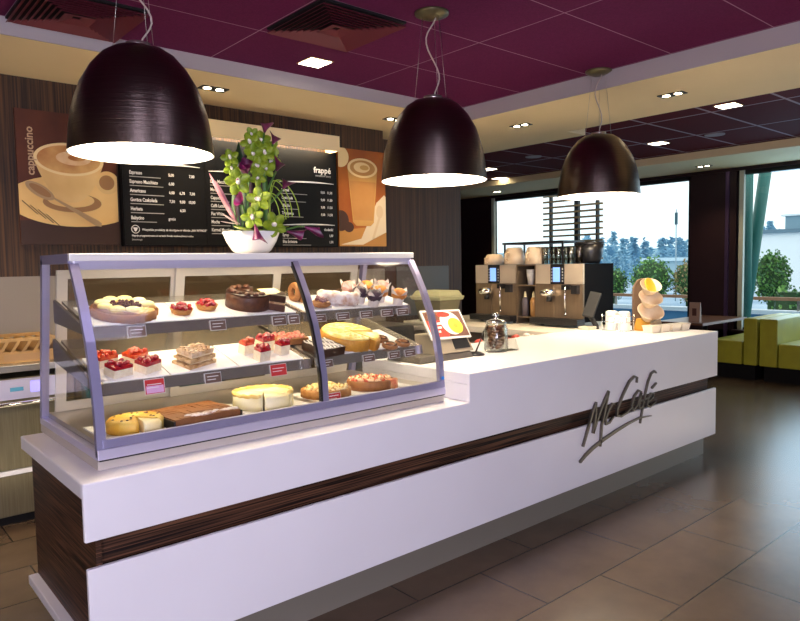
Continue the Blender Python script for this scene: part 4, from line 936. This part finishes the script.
cs = thing('cup_cabinet', 'narrow open cabinet between the two coffee machines', 'cabinet', (MX, 3.955, 1.0125))
b = MB(); b.box(0, 0, .001, .46, .012, .565); b.box(0, .220, .001, .46, .232, .565); b.box(.44, .012, .001, .46, .220, .565); b.build('side', M_beigesteel, cs)
for z in (.06, .36, .553): MB().box(.0, .012, z, .44, .220, z+.012).build('shelf', M_beigesteel, cs)
MB().box(.43, .012, .073, .4395, .22, .552).build('back', M_dark, cs)
def cupstack(x, y, z, label, n=3):
    b = MB()
    for j in range(n): b.lathe([(1e-4, .018*j), (.027, .018*j), (.038, .018*j+.085), (.040, .018*j+.085), (.040, .018*j+.09)], 20)
    o = b.build('paper_cup_stack', M_whitepl); o.location = (x, y, z); return tag(o, label, 'cups')
cupstack(MX+.06, 4.06, 1.0125+.373, 'white paper cup stack in the cabinet between the coffee machines', 4)
for y, c, lb in ((4.12, (.10, .085, .10), 'grey syrup bottle with a cream cap in the narrow cabinet'), (4.02, (.42, .22, .07), 'amber syrup bottle with a cream cap in the narrow cabinet')):
    t = thing('syrup_bottle', lb, 'bottle', (MX+.05, y, 1.0125+.0727), group='syrup bottles between the coffee machines')
    MB().lathe([(1e-4, 0), (.032, 0), (.034, .14), (.026, .17), (.014, .18), (1e-4, .18)], 20).build('bottle_body', mat('syrup_'+str(y), c, .3), t)
    MB().lathe([(.014, .18), (.012, .215), (.006, .235), (1e-4, .235)], 14).build('cap', mat('cream_cap', (.75, .68, .40), .5), t)
# things standing on top of the machines
TOPZ = 1.0125+.566
M_cupcl = mat('cream_porcelain', (.80, .60, .38), .35, var=(.86, .72, .52), scale=6)
M_tumbler = glassmat('tumbler_glass', (.86, .80, .72), .10, .6)
tt_ = thing('cup_tray', 'black cup tray on top of the coffee machines', 'tray', (5.28, 4.1, TOPZ))
MB().box(5.16, 3.70, TOPZ+.195, 5.50, 4.42, TOPZ+.215).build('tray_top', M_black, tt_, world=True)
b = MB()
for x in (5.17, 5.475):
    for y in (3.71, 4.395): b.box(x, y, TOPZ+.0005, x+.015, y+.015, TOPZ+.195)
b.build('leg', M_black, tt_, world=True)
def bowlcup(y, r, h, label):
    t = thing('coffee_cup', label, 'cup', (5.20, y, TOPZ+.001), group='porcelain cups on the coffee machines')
    MB().lathe([(1e-4, h), (r*.62, h), (r*.75, h*.92), (r*.97, h*.45), (r, 0), (r-.006, 0), (r*.9, h*.45), (r*.68, h*.9), (1e-4, h*.93)], 26).build('cup_body', M_cupcl, t)
    MB().tube([(-r*.92, 0, h*.25), (-r*1.3, 0, h*.30), (-r*1.35, 0, h*.6), (-r*.88, 0, h*.70)], .008, 8).build('handle', M_cupcl, t)
bowlcup(4.56, .105, .105, 'upturned cream cup on the far left of the coffee machines'); bowlcup(4.30, .105, .165, 'tall upturned cream cup, second from the left on the machines'); bowlcup(4.055, .095, .165, 'tall upturned cream cup in the middle of the coffee machines')
for k, y in enumerate((3.93, 3.855, 3.785, 3.715, 3.645, 3.575)):
    o = MB().lathe([(1e-4, 0), (.030, 0), (.036, .16), (.033, .16), (.027, .008), (1e-4, .008)], 20).build('drinking_glass', M_tumbler); o.location = (5.20+.03*(k % 2), y, TOPZ+.001)
    tag(o, 'clear straight drinking glass in the row on top of the coffee machines', 'glass', 'drinking glasses on the coffee machines')
t = thing('bean_hopper', 'black rounded bean hopper on the right end of the coffee machines', 'hopper', (5.36, 3.55, TOPZ+.001))
MB().lathe([(1e-4, 0), (.085, 0), (.10, .03), (.118, .10), (.12, .175), (1e-4, .175)], 28).build('hopper_bowl', M_black, t); MB().lathe([(.124, .175), (.124, .195), (1e-4, .20)], 28).build('lid', M_black, t)

# ------------------------------------------------------------------ things on the front counter
WZ = 1.0127
DX, DY = .035, -.045
t = thing('cash_register', 'grey cash register with small customer display beside the display case', 'cash register', (2.88, 3.0, WZ))
M_reg = mat('warm_grey_plastic', (.30, .25, .18), .45)
def hx(x0, x1, y0, y1, z0, X0, X1, Y0, Y1, z1): return MB().hexa([(x+DX, y+DY, WZ+z) for x, y, z in ((x0, y0, z0), (x1, y0, z0), (x1, y1, z0), (x0, y1, z0), (X0, Y0, z1), (X1, Y0, z1), (X1, Y1, z1), (X0, Y1, z1))])
hx(2.60, 3.06, 2.935, 3.24, .001, 2.62, 3.05, 2.95, 3.23, .040).build('base', mat('dark_grey_plastic', (.10, .085, .07), .45), t, world=True, bevel=.006)
hx(2.74, 3.075, 2.945, 3.22, .0405, 2.78, 3.055, 3.0, 3.18, .150).build('housing', M_reg, t, world=True, bevel=.006)
hx(2.915, 3.05, 2.9515, 2.958, .062, 2.915, 3.04, 2.988, 2.996, .138).build('customer_display', M_black, t, world=True)
hx(2.86, 2.96, 3.05, 3.10, .15, 2.86, 2.96, 3.09, 3.12, .24).build('neck', M_black, t, world=True)
hx(2.60, 2.72, 3.10, 3.22, .041, 2.56, 2.74, 3.14, 3.20, .21).build('operator_screen', M_black, t, world=True)
# tilted advert panel (on the register's back)
ad = thing('advert_panel', 'tilted white framed panel with red and yellow food picture over the cash register', 'sign', (2.93, 2.955, WZ+.152))
ad_o = Vector((2.774, 2.93, 1.166-.02)); ad_u = Vector((1, 0, -.03)).normalized(); ad_v = Vector((0, .105, .165)).normalized(); ad_n = ad_u.cross(ad_v)
AW, AH = .345, .20
def adf(u, v, t): return tuple(ad_o+ad_u*u+ad_v*v+ad_n*t)
MB().prism([(0, 0), (AW, 0), (AW, AH), (0, AH)], adf, 0, -.012).build('frame', M_whitepl, ad, world=True)
b = MB(); b.prism([(.012, .012), (AW-.012, .012), (AW-.012, AH-.012), (.012, AH-.012)], adf, .001, .0002, 0)
b.prism([(.012, .012), (.16, .012), (.155, .125), (.012, .125)], adf, .0022, .0012, 1)
for k in range(3): b.prism([(.03, .095-.028*k), (.14-.02*k, .098-.028*k), (.14-.02*k, .112-.028*k), (.03, .109-.028*k)], adf, .003, .0023, 2)
b.prism(ell(.215, .105, .085, .082), adf, .0024, .0013, 2); b.prism(ell(.245, .085, .060, .055), adf, .0032, .0025, 3); b.prism(ell(.245, .085, .02, .018), adf, .0036, .0033, 4); b.prism(ell(.18, .165, .055, .018), adf, .0034, .0026, 1); b.prism([(.27, .012), (AW-.012, .012), (AW-.012, .06)], adf, .0024, .0013, 0)
b.build('print', [mat('advert_brown', (.14, .05, .03), .5), mat('advert_red', (.62, .03, .015), .5), mat('advert_white', (.85, .80, .74), .5), mat('advert_yellow', (.86, .62, .03), .5), mat('advert_orange', (.8, .35, .02), .5)], ad, world=True)
# pen on a round base
t = thing('desk_pen', 'black pen leaning on a round base between register and cookie jar', 'pen', (3.165, 2.94, WZ))
MB().lathe([(1e-4, 0), (.058, 0), (.058, .008), (.03, .020), (1e-4, .022)], 28).build('pen_base', M_black, t); MB().tube([(0, 0, .015), (.05, .01, .075), (.11, .03, .145)], [.006, .005, .004], 8).build('pen', M_black, t)
# cookie jar
t = thing('cookie_jar', 'glass jar with knobbed lid holding dark cookies on the counter', 'jar', (3.385, 2.96, WZ), (0, 0, 0))
M_jar = glassmat('jar_glass', (.93, .95, .92), .05, .6)
MB().lathe([(1e-4, .001), (.072, .001), (.080, .012), (.080, .15), (.066, .175), (.064, .185), (.061, .185), (.062, .172), (.075, .148), (.075, .014), (1e-4, .008)], 32).build('jar_body', M_jar, t)
lid = MB().lathe([(.070, .186), (.070, .196), (.05, .212), (.02, .218), (.014, .225), (.022, .240), (.016, .256), (1e-4, .260)], 28).build('lid', glassmat('lid_glass', (.85, .88, .86), .22, .6), t)
for k in range(26):
    a = k*2.2; r = .038
    o = MB().ball((0, 0, 0), .030, .030, .011, 12, 6, jit=.06).build('cookie', mat('dark_cookie', (.10, .035, .018), .6, var=(.22, .09, .04), scale=30)); o.location = (3.385+r*math.cos(a), 2.96+r*math.sin(a), WZ+.024+.0058*k); o.rotation_euler = (rnd.uniform(-.3, .3), rnd.uniform(-.3, .3), a)
    tag(o, 'dark round cookie lying in the glass cookie jar', 'cookie', 'cookies in the glass jar')
o = MB().hexa([(-.05, 0, 0), (.05, 0, 0), (.05, .004, 0), (-.05, .004, 0), (-.05, .05, .10), (.05, .05, .10), (.05, .054, .10), (-.05, .054, .10)]).box(-.05, 0, 0, .05, .09, .003).build('card_stand', M_jar); o.location = (3.48, 2.90, WZ+.0005); o.rotation_euler = (0, 0, -.3); tag(o, 'small clear acrylic stand right of the cookie jar', 'stand')
# snack basket behind the counter
t = thing('snack_tray', 'dark tray of red and white wrapped snacks behind the counter', 'tray', (4.09, 3.58, 0))
MB().box(3.60, 3.42, .93, 4.58, 3.74, .945).box(3.60, 3.42, .945, 4.58, 3.428, .965).box(3.60, 3.732, .945, 4.58, 3.74, .965).build('tray_body', MATS['dark_taupe_laminate'], t, world=True)
MB().box(3.62, 3.44, 0, 3.66, 3.72, .93).box(4.50, 3.44, 0, 4.54, 3.72, .93).build('leg', M_dark, t, world=True)
for k in range(12):
    x = 3.68+.075*k; red = k % 3 == 0
    o = MB().ball((0, 0, 0), .040, .030, .026, 10, 6).build('wrapped_snack', mat('snack_red', (.55, .06, .04), .4) if red else mat('snack_white', (.80, .72, .64), .4)); o.location = (x+.03, 3.50+.12*(k % 2), .974); o.rotation_euler = (0, .2, k)
    tag(o, ('red' if red else 'white')+' wrapped snack in the tray behind the cookie jar', 'snack', ('red' if red else 'white')+' wrapped snacks')
# payment terminal on a stand
t = thing('payment_terminal', 'grey payment terminal tilted on a stand beside the coffee machine', 'card terminal', (5.04, 3.30, WZ))
MB().box(-.10, -.02, 0, .02, .09, .028).build('base', mat('cream_plastic', (.66, .60, .46), .5), t, bevel=.005)
M_term = mat('grey_terminal', (.03, .03, .03), .7, spec=.2)
MB().tube([(.03, -.01, .0), (.03, -.01, .02), (-.02, .03, .13)], .022, 8).build('stand_arm', M_term, t)
b = MB().box(-.05, -.014, -.12, .05, .014, .12); o = b.build('terminal_body', M_term, t, bevel=.006); o.location = (.02, .03, .21); o.rotation_euler = (R_(-30), R_(10), R_(-75))
q = MB().box(-.036, -.0135, -.01, .036, -.0122, .09).build('terminal_screen', M_black, o)
# sugar shakers in a wire rack
t = thing('wire_rack', 'wire rack on the counter holding two white canisters', 'rack', (5.06, 3.08, WZ))
b = MB()
for z in (.004, .075, .125):
    b.tube([(-.055, -.115, z), (.055, -.115, z), (.055, .115, z), (-.055, .115, z), (-.055, -.115, z)], .003, 6)
for x in (-.055, .055):
    for y in (-.115, 0, .115): b.tube([(x, y, 0.0), (x, y, .14)], .003, 6)
b.build('wire_frame', M_chrome, t)
for y, lb in ((3.138, 'white canister in the wire rack, left of the two'), (3.022, 'white canister in the wire rack, right of the two')):
    t = thing('canister', lb, 'canister', (5.06, y, WZ+.0005), group='white canisters in the wire rack')
    MB().lathe([(1e-4, 0), (.048, 0), (.050, .008), (.050, .13), (.046, .135)], 28).build('canister_body', M_whitepl, t); MB().lathe([(.046, .135), (.050, .137), (.049, .158), (.035, .166), (1e-4, .167)], 28).build('lid', M_whitepl, t)
# cone shaped product stand
t = thing('cup_display', 'curved brown display stand with three tilted paper cups and an orange disc', 'display stand', (5.25, 2.94, WZ))
M_card2 = mat('brown_card', (.14, .085, .05), .6); M_cupp = mat('beige_paper_cup', (.80, .70, .56), .6, var=(.64, .48, .32), scale=9)
n = 14; poly = [(-.105, 0), (.105, 0), (.105, .30)]+[(.105*math.cos(a), .32+.115*math.sin(a)) for a in [i*PI/n for i in range(n+1)]]+[(-.105, .30)]
MB().prism(poly, lambda u, v, tq: (u*.58+.02, tq-u*.50+.0, v), .03, .045).build('back_board', M_card2, t)
MB().hexa([(-.09, -.10, 0), (.12, -.10, 0), (.12, .06, 0), (-.09, .06, 0), (-.07, -.08, .10), (.10, -.08, .10), (.10, .04, .10), (-.07, .04, .10)]).build('foot', mat('amber_card', (.52, .26, .03), .5), t)
for z, r in ((.10, .105), (.215, .095), (.315, .085)):
    b = MB().lathe([(1e-4, 0), (r*.5, 0), (r, .085), (r*1.04, .085), (r*.96, .080), (r*.46, .008), (1e-4, .008)], 24); o = b.build('paper_cup', M_cupp, t); o.location = (-.035, -.045, z+.003); o.rotation_euler = (R_(30), R_(-26), 0)
o = MB().cyl((0, 0, 0), .066, .014, 28).build('orange_disc', mat('orange_fruit', (.85, .42, .02), .4), t); o.location = (-.04, -.065, .375); o.rotation_euler = (R_(62), R_(-10), 0)
# small square tubs
M_tub = mat('ivory_tub', (.82, .74, .60), .45)
for x, y, lb in ((5.10, 2.80, 'small ivory tub at the left of the row before the cup display'), (5.21, 2.775, 'small ivory tub, second of the row before the cup display'), (5.33, 2.745, 'small ivory tub, third of the row before the cup display'), (5.44, 2.72, 'small ivory tub at the right of the row, nearest the counter end')):
    t = thing('square_tub', lb, 'tub', (x, y, WZ+.0005), (0, 0, -.2), 'ivory tubs on the far counter end')
    MB().hexa([(-.042, -.042, 0), (.042, -.042, 0), (.042, .042, 0), (-.042, .042, 0), (-.05, -.05, .05), (.05, -.05, .05), (.05, .05, .05), (-.05, .05, .05)]).build('tub_body', M_tub, t)
    MB().box(-.053, -.053, .0502, .053, .053, .058).build('lid', M_tub, t)

# ------------------------------------------------------------------ seating by the windows
def bench(name, label, y_seat0, y_seat1, y_b0, y_b1):
    t = thing(name, label, 'bench', (9.2, (y_seat0+y_b1)/2, 0), group='lime green benches by the windows')
    MB().box(9.2, y_b0, .20, 10.40, y_b1, .815).build('backrest', M_olive, t, world=True, bevel=.012)
    MB().box(9.2, y_seat0, .20, 10.40, y_seat1, .505).build('seat', M_olive, t, world=True, bevel=.012)
    MB().box(9.26, min(y_seat0, y_b0)+.04, 0, 10.38, max(y_seat1, y_b1)-.04, .20).build('base', M_dark, t, world=True)
bench('bench', 'lime green bench facing the dark pillar, left of the back to back pair', 3.775, 4.20, 3.585, 3.755)
bench('bench', 'lime green bench at the right frame edge, right of the back to back pair', 2.75, 3.325, 3.34, 3.555)
t = thing('cafe_table', 'dark brown table with pale edge beside the pillar', 'table', (9.5, 4.45, 0))
MB().box(8.87, 4.15, .715, 10.25, 4.80, .745).build('table_top', mat('brown_table_top', (.13, .055, .030), .35), t, world=True)
MB().box(8.87, 4.140, .712, 10.25, 4.1495, .747).build('edge_strip', mat('pale_edge', (.46, .36, .34), .5), t, world=True)
MB().tube([(9.6, 4.45, .02), (9.6, 4.45, .714)], .035, 14).build('pedestal', M_dark, t, world=True); MB().cyl((9.6, 4.45, 0), .26, .02, 28).build('foot_plate', M_dark, t, world=True)
t = thing('table_card', 'small upright menu card on the brown table', 'card', (9.0, 4.31, .7455))
MB().hexa([(-.03, -.075, 0), (.03, -.075, 0), (.03, .075, 0), (-.03, .075, 0), (-.006, -.075, .27), (.006, -.075, .27), (.006, .075, .27), (-.006, .075, .27)]).build('card_body', mat('tan_card', (.42, .26, .18), .5), t)
MB().hexa([(-.0235, -.03, .09), (-.022, .03, .09), (-.020, .03, .09), (-.0215, -.03, .09), (-.0145, -.025, .19), (-.0145, .035, .19), (-.012, .035, .19), (-.012, -.025, .19)]).build('print', mat('print_umber', (.10, .03, .02), .5), t)

# ------------------------------------------------------------------ outside
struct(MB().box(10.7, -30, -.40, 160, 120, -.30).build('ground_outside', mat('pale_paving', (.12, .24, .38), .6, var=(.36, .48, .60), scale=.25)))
tr = thing('slatted_screen', 'slatted wooden screen standing outside the far window', 'screen', (11.6, 8.1, -.3))
M_slat = mat('weathered_larch', (.25, .16, .07), .6, var=(.16, .10, .045), scale=6, stretch=(1, .3, 6))
for k, y in enumerate((7.55, 8.02, 8.66)): MB().box(11.62, y-.045 if k == 1 else y-.02, -.3, 11.70, y+.045 if k == 1 else y+.02, 3.15).build('post', mat('dark_post', (.03, .035, .045), .6), tr, world=True)
for k in range(16): MB().box(11.57, 7.40, 1.28+.118*k, 11.62, 8.80, 1.28+.118*k+.036).build('slat', M_slat, tr, world=True)
MB().box(11.55, 7.40, 1.22, 11.63, 8.80, 1.30).build('rail', mat('yellow_rail', (.42, .27, .06), .6), tr, world=True)
M_teal = mat('teal_steel', (.020, .16, .135), .45)
b = MB(); b.tube([(11.2, 4.53, -.3), (11.2, 4.53, 3.4)], .065, 16); o = b.build('steel_column', M_teal); tag(o, 'upright teal steel column outside the right window', 'column')
b = MB(); b.tube([(11.45, 4.78, -.3), (11.45, 4.33, 3.4)], .09, 16); o = b.build('steel_column', M_teal); tag(o, 'slanting teal steel column outside the right window', 'column')
t = thing('terrace_railing', 'low terrace railing with a wooden handrail beyond the windows', 'railing', (13.8, 5, -.3))
MB().box(13.78, -6, .79, 13.90, 16, .85).build('handrail', mat('cedar_rail', (.34, .17, .09), .6), t, world=True)
for k in range(23): MB().box(13.82, -5.8+.95*k, .60, 13.86, -5.76+.95*k, .79).build('post', M_steel, t, world=True)
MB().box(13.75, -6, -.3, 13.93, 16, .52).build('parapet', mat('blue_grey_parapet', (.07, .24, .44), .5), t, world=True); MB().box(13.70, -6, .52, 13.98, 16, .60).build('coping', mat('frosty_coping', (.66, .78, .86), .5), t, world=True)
def bush(x, y, z, rx, rz, label, cols, n=1500, leaf=.16, cat='bush', name='bush'):
    t = thing(name, label, cat, (x, y, -.3), group='leafy bushes behind the terrace')
    core = MB(); core.ball((0, 0, z+.3), rx*.86, rx*.86, rz*.86, 18, 12, jit=.06); core.tube([(0, 0, 0), (0, 0, z+.3)], .09, 8); core.build('crown_core', mat(name+'_core', (.03, .075, .022), .8), t)
    b = MB()
    for k in range(n):
        u = rnd.uniform(-1, 1); a = rnd.uniform(0, 2*PI); q = math.sqrt(1-u*u); lump = 1+.10*math.sin(a*5+u*4)+.07*math.sin(a*9-u*7); f = rnd.uniform(.86, 1.06)*lump
        p = Vector((rx*q*math.cos(a)*f, rx*q*math.sin(a)*f, z+.3+rz*u*f)); 
        if p.z < .1: continue
        d = Vector((rnd.gauss(0, 1), rnd.gauss(0, 1), rnd.gauss(0, 1))).normalized(); e = d.orthogonal().normalized(); g = d.cross(e); s = leaf*rnd.uniform(.6, 1.2)
        b.add([p-e*s*.5, p+g*s*.28, p+e*s*.5, p-g*s*.28], [(0, 1, 2, 3)], rnd.randrange(len(cols)))
    b.build('foliage', cols, t)
G1 = [mat('leaf_a', (.10, .26, .05), .6), mat('leaf_b', (.20, .40, .09), .6), mat('leaf_c', (.05, .15, .05), .6)]
G2 = [mat('leaf_d', (.28, .26, .09), .6), mat('leaf_e', (.34, .22, .10), .6), mat('leaf_f', (.11, .22, .06), .6)]
bush(24, 14.85, .70, .55, .60, 'round green bush left of the cup display, beyond the terrace', G1, 900, .13)
bush(24, 13.2, .85, .72, .78, 'tall round green bush above the cup display, beyond the terrace', G1, 1200, .13)
bush(24.4, 11.95, .80, .50, .72, 'autumn brown bush beside the dark pillar, beyond the terrace', G2, 900, .13)
bush(24, 16.9, .5, .8, .7, 'green bush behind the coffee machines, beyond the terrace', G1, 900, .13)
bush(18.5, 6.88, 1.10, .40, .62, 'dense round evergreen bush in the right window', [G1[0], G1[2], mat('leaf_g', (.09, .22, .04), .6)], 1500, .10)
hd = thing('hedge', 'low dark hedge along the terrace in the right window', 'hedge', (17, 4.5, -.3))
MB().box(16.9, -3, -.3, 17.4, 6.2, .80).build('hedge_core', MATS['bush_core'], hd, world=True)
b = MB()
for k in range(3000):
    p = Vector((rnd.uniform(16.75, 17.5), rnd.uniform(-3, 6.3), rnd.uniform(-.2, .95))); d = Vector((rnd.gauss(0, 1), rnd.gauss(0, 1), rnd.gauss(0, 1))).normalized(); e = d.orthogonal().normalized(); g = d.cross(e); s = rnd.uniform(.08, .16)
    b.add([p-e*s*.5, p+g*s*.3, p+e*s*.5, p-g*s*.3], [(0, 1, 2, 3)], rnd.randrange(3))
b.build('foliage', G1, hd, world=True)
# far treeline; distance haze is painted into its blue colours
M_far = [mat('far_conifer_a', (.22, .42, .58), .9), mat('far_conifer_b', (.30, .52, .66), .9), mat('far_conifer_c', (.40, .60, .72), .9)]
def conifer(x, y, h, m, broad=False):
    b = MB(); b.tube([(0, 0, 0), (0, 0, h*.9)], [h*.02, h*.004], 6)
    for k in range(90):
        u = rnd.random()**.8; r = (h*.26*math.sin(PI*min(1, u*.8+.2))**.7 if broad else h*.17*(1-u)+.06)*rnd.uniform(.4, 1.1); a = rnd.uniform(0, 2*PI); z = h*(.10+.88*u)
        p = Vector((r*math.cos(a), r*math.sin(a), z)); d = Vector((math.cos(a), math.sin(a), rnd.uniform(-.7, .1) if not broad else rnd.uniform(-.2, .9))).normalized(); e = d.cross(Vector((0, 0, 1))).normalized(); s = h*rnd.uniform(.05, .10); up_ = d.cross(e)
        b.add([p-d*s, p+e*s*.55-up_*s*.25, p+d*s, p-e*s*.55+up_*s*.25, p+up_*s*.3], [(0, 1, 4), (1, 2, 4), (2, 3, 4), (3, 0, 4)])
    o = b.build('broadleaf_tree' if broad else 'conifer', m); o.location = (x, y, -.3)
    tag(o, 'hazy bluish bare broadleaf tree in the distant treeline beyond the windows' if broad else 'hazy bluish conifer in the distant treeline beyond the windows', 'tree', 'distant broadleaf trees' if broad else 'distant conifers')
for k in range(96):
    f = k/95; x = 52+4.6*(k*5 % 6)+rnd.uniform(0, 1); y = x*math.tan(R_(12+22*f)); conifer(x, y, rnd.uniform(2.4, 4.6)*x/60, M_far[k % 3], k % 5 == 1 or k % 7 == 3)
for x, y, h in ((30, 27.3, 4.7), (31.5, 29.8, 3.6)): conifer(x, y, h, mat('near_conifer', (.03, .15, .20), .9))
hl = struct(MB().hexa([(70, -10, -.3), (110, -10, -.3), (110, 110, -.3), (70, 110, -.3), (85, -10, 2.2), (110, -10, 3.6), (110, 110, 3.6), (85, 110, 2.2)]).build('hills', mat('hazy_hill', (.10, .25, .35), .9, var=(.26, .42, .52), scale=.5)))  # blue distance haze is put into the hill colour
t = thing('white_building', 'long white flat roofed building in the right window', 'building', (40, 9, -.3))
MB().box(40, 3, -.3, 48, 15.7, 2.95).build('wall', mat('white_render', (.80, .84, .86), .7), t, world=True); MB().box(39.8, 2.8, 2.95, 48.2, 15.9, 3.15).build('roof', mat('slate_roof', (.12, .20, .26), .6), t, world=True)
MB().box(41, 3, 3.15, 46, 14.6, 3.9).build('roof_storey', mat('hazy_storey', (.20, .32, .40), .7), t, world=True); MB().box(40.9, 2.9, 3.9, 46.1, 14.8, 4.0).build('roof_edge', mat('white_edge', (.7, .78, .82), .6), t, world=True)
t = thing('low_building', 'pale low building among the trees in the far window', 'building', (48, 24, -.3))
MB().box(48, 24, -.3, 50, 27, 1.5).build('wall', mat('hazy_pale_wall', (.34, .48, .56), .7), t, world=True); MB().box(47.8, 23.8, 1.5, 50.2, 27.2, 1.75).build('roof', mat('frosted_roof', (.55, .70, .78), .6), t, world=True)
t = thing('lamp_post', 'thin street lamp post outside the far window', 'lamp post', (30, 15.3, -.3))
MB().tube([(30, 15.3, -.3), (30, 15.3, 3.9)], .03, 6).build('pole', mat('grey_blue_post', (.35, .45, .52), .6), t, world=True); MB().box(29.97, 15.24, 3.2, 30.03, 15.36, 3.75).build('lamp_head', mat('dark_teal', (.02, .08, .11), .5), t, world=True)
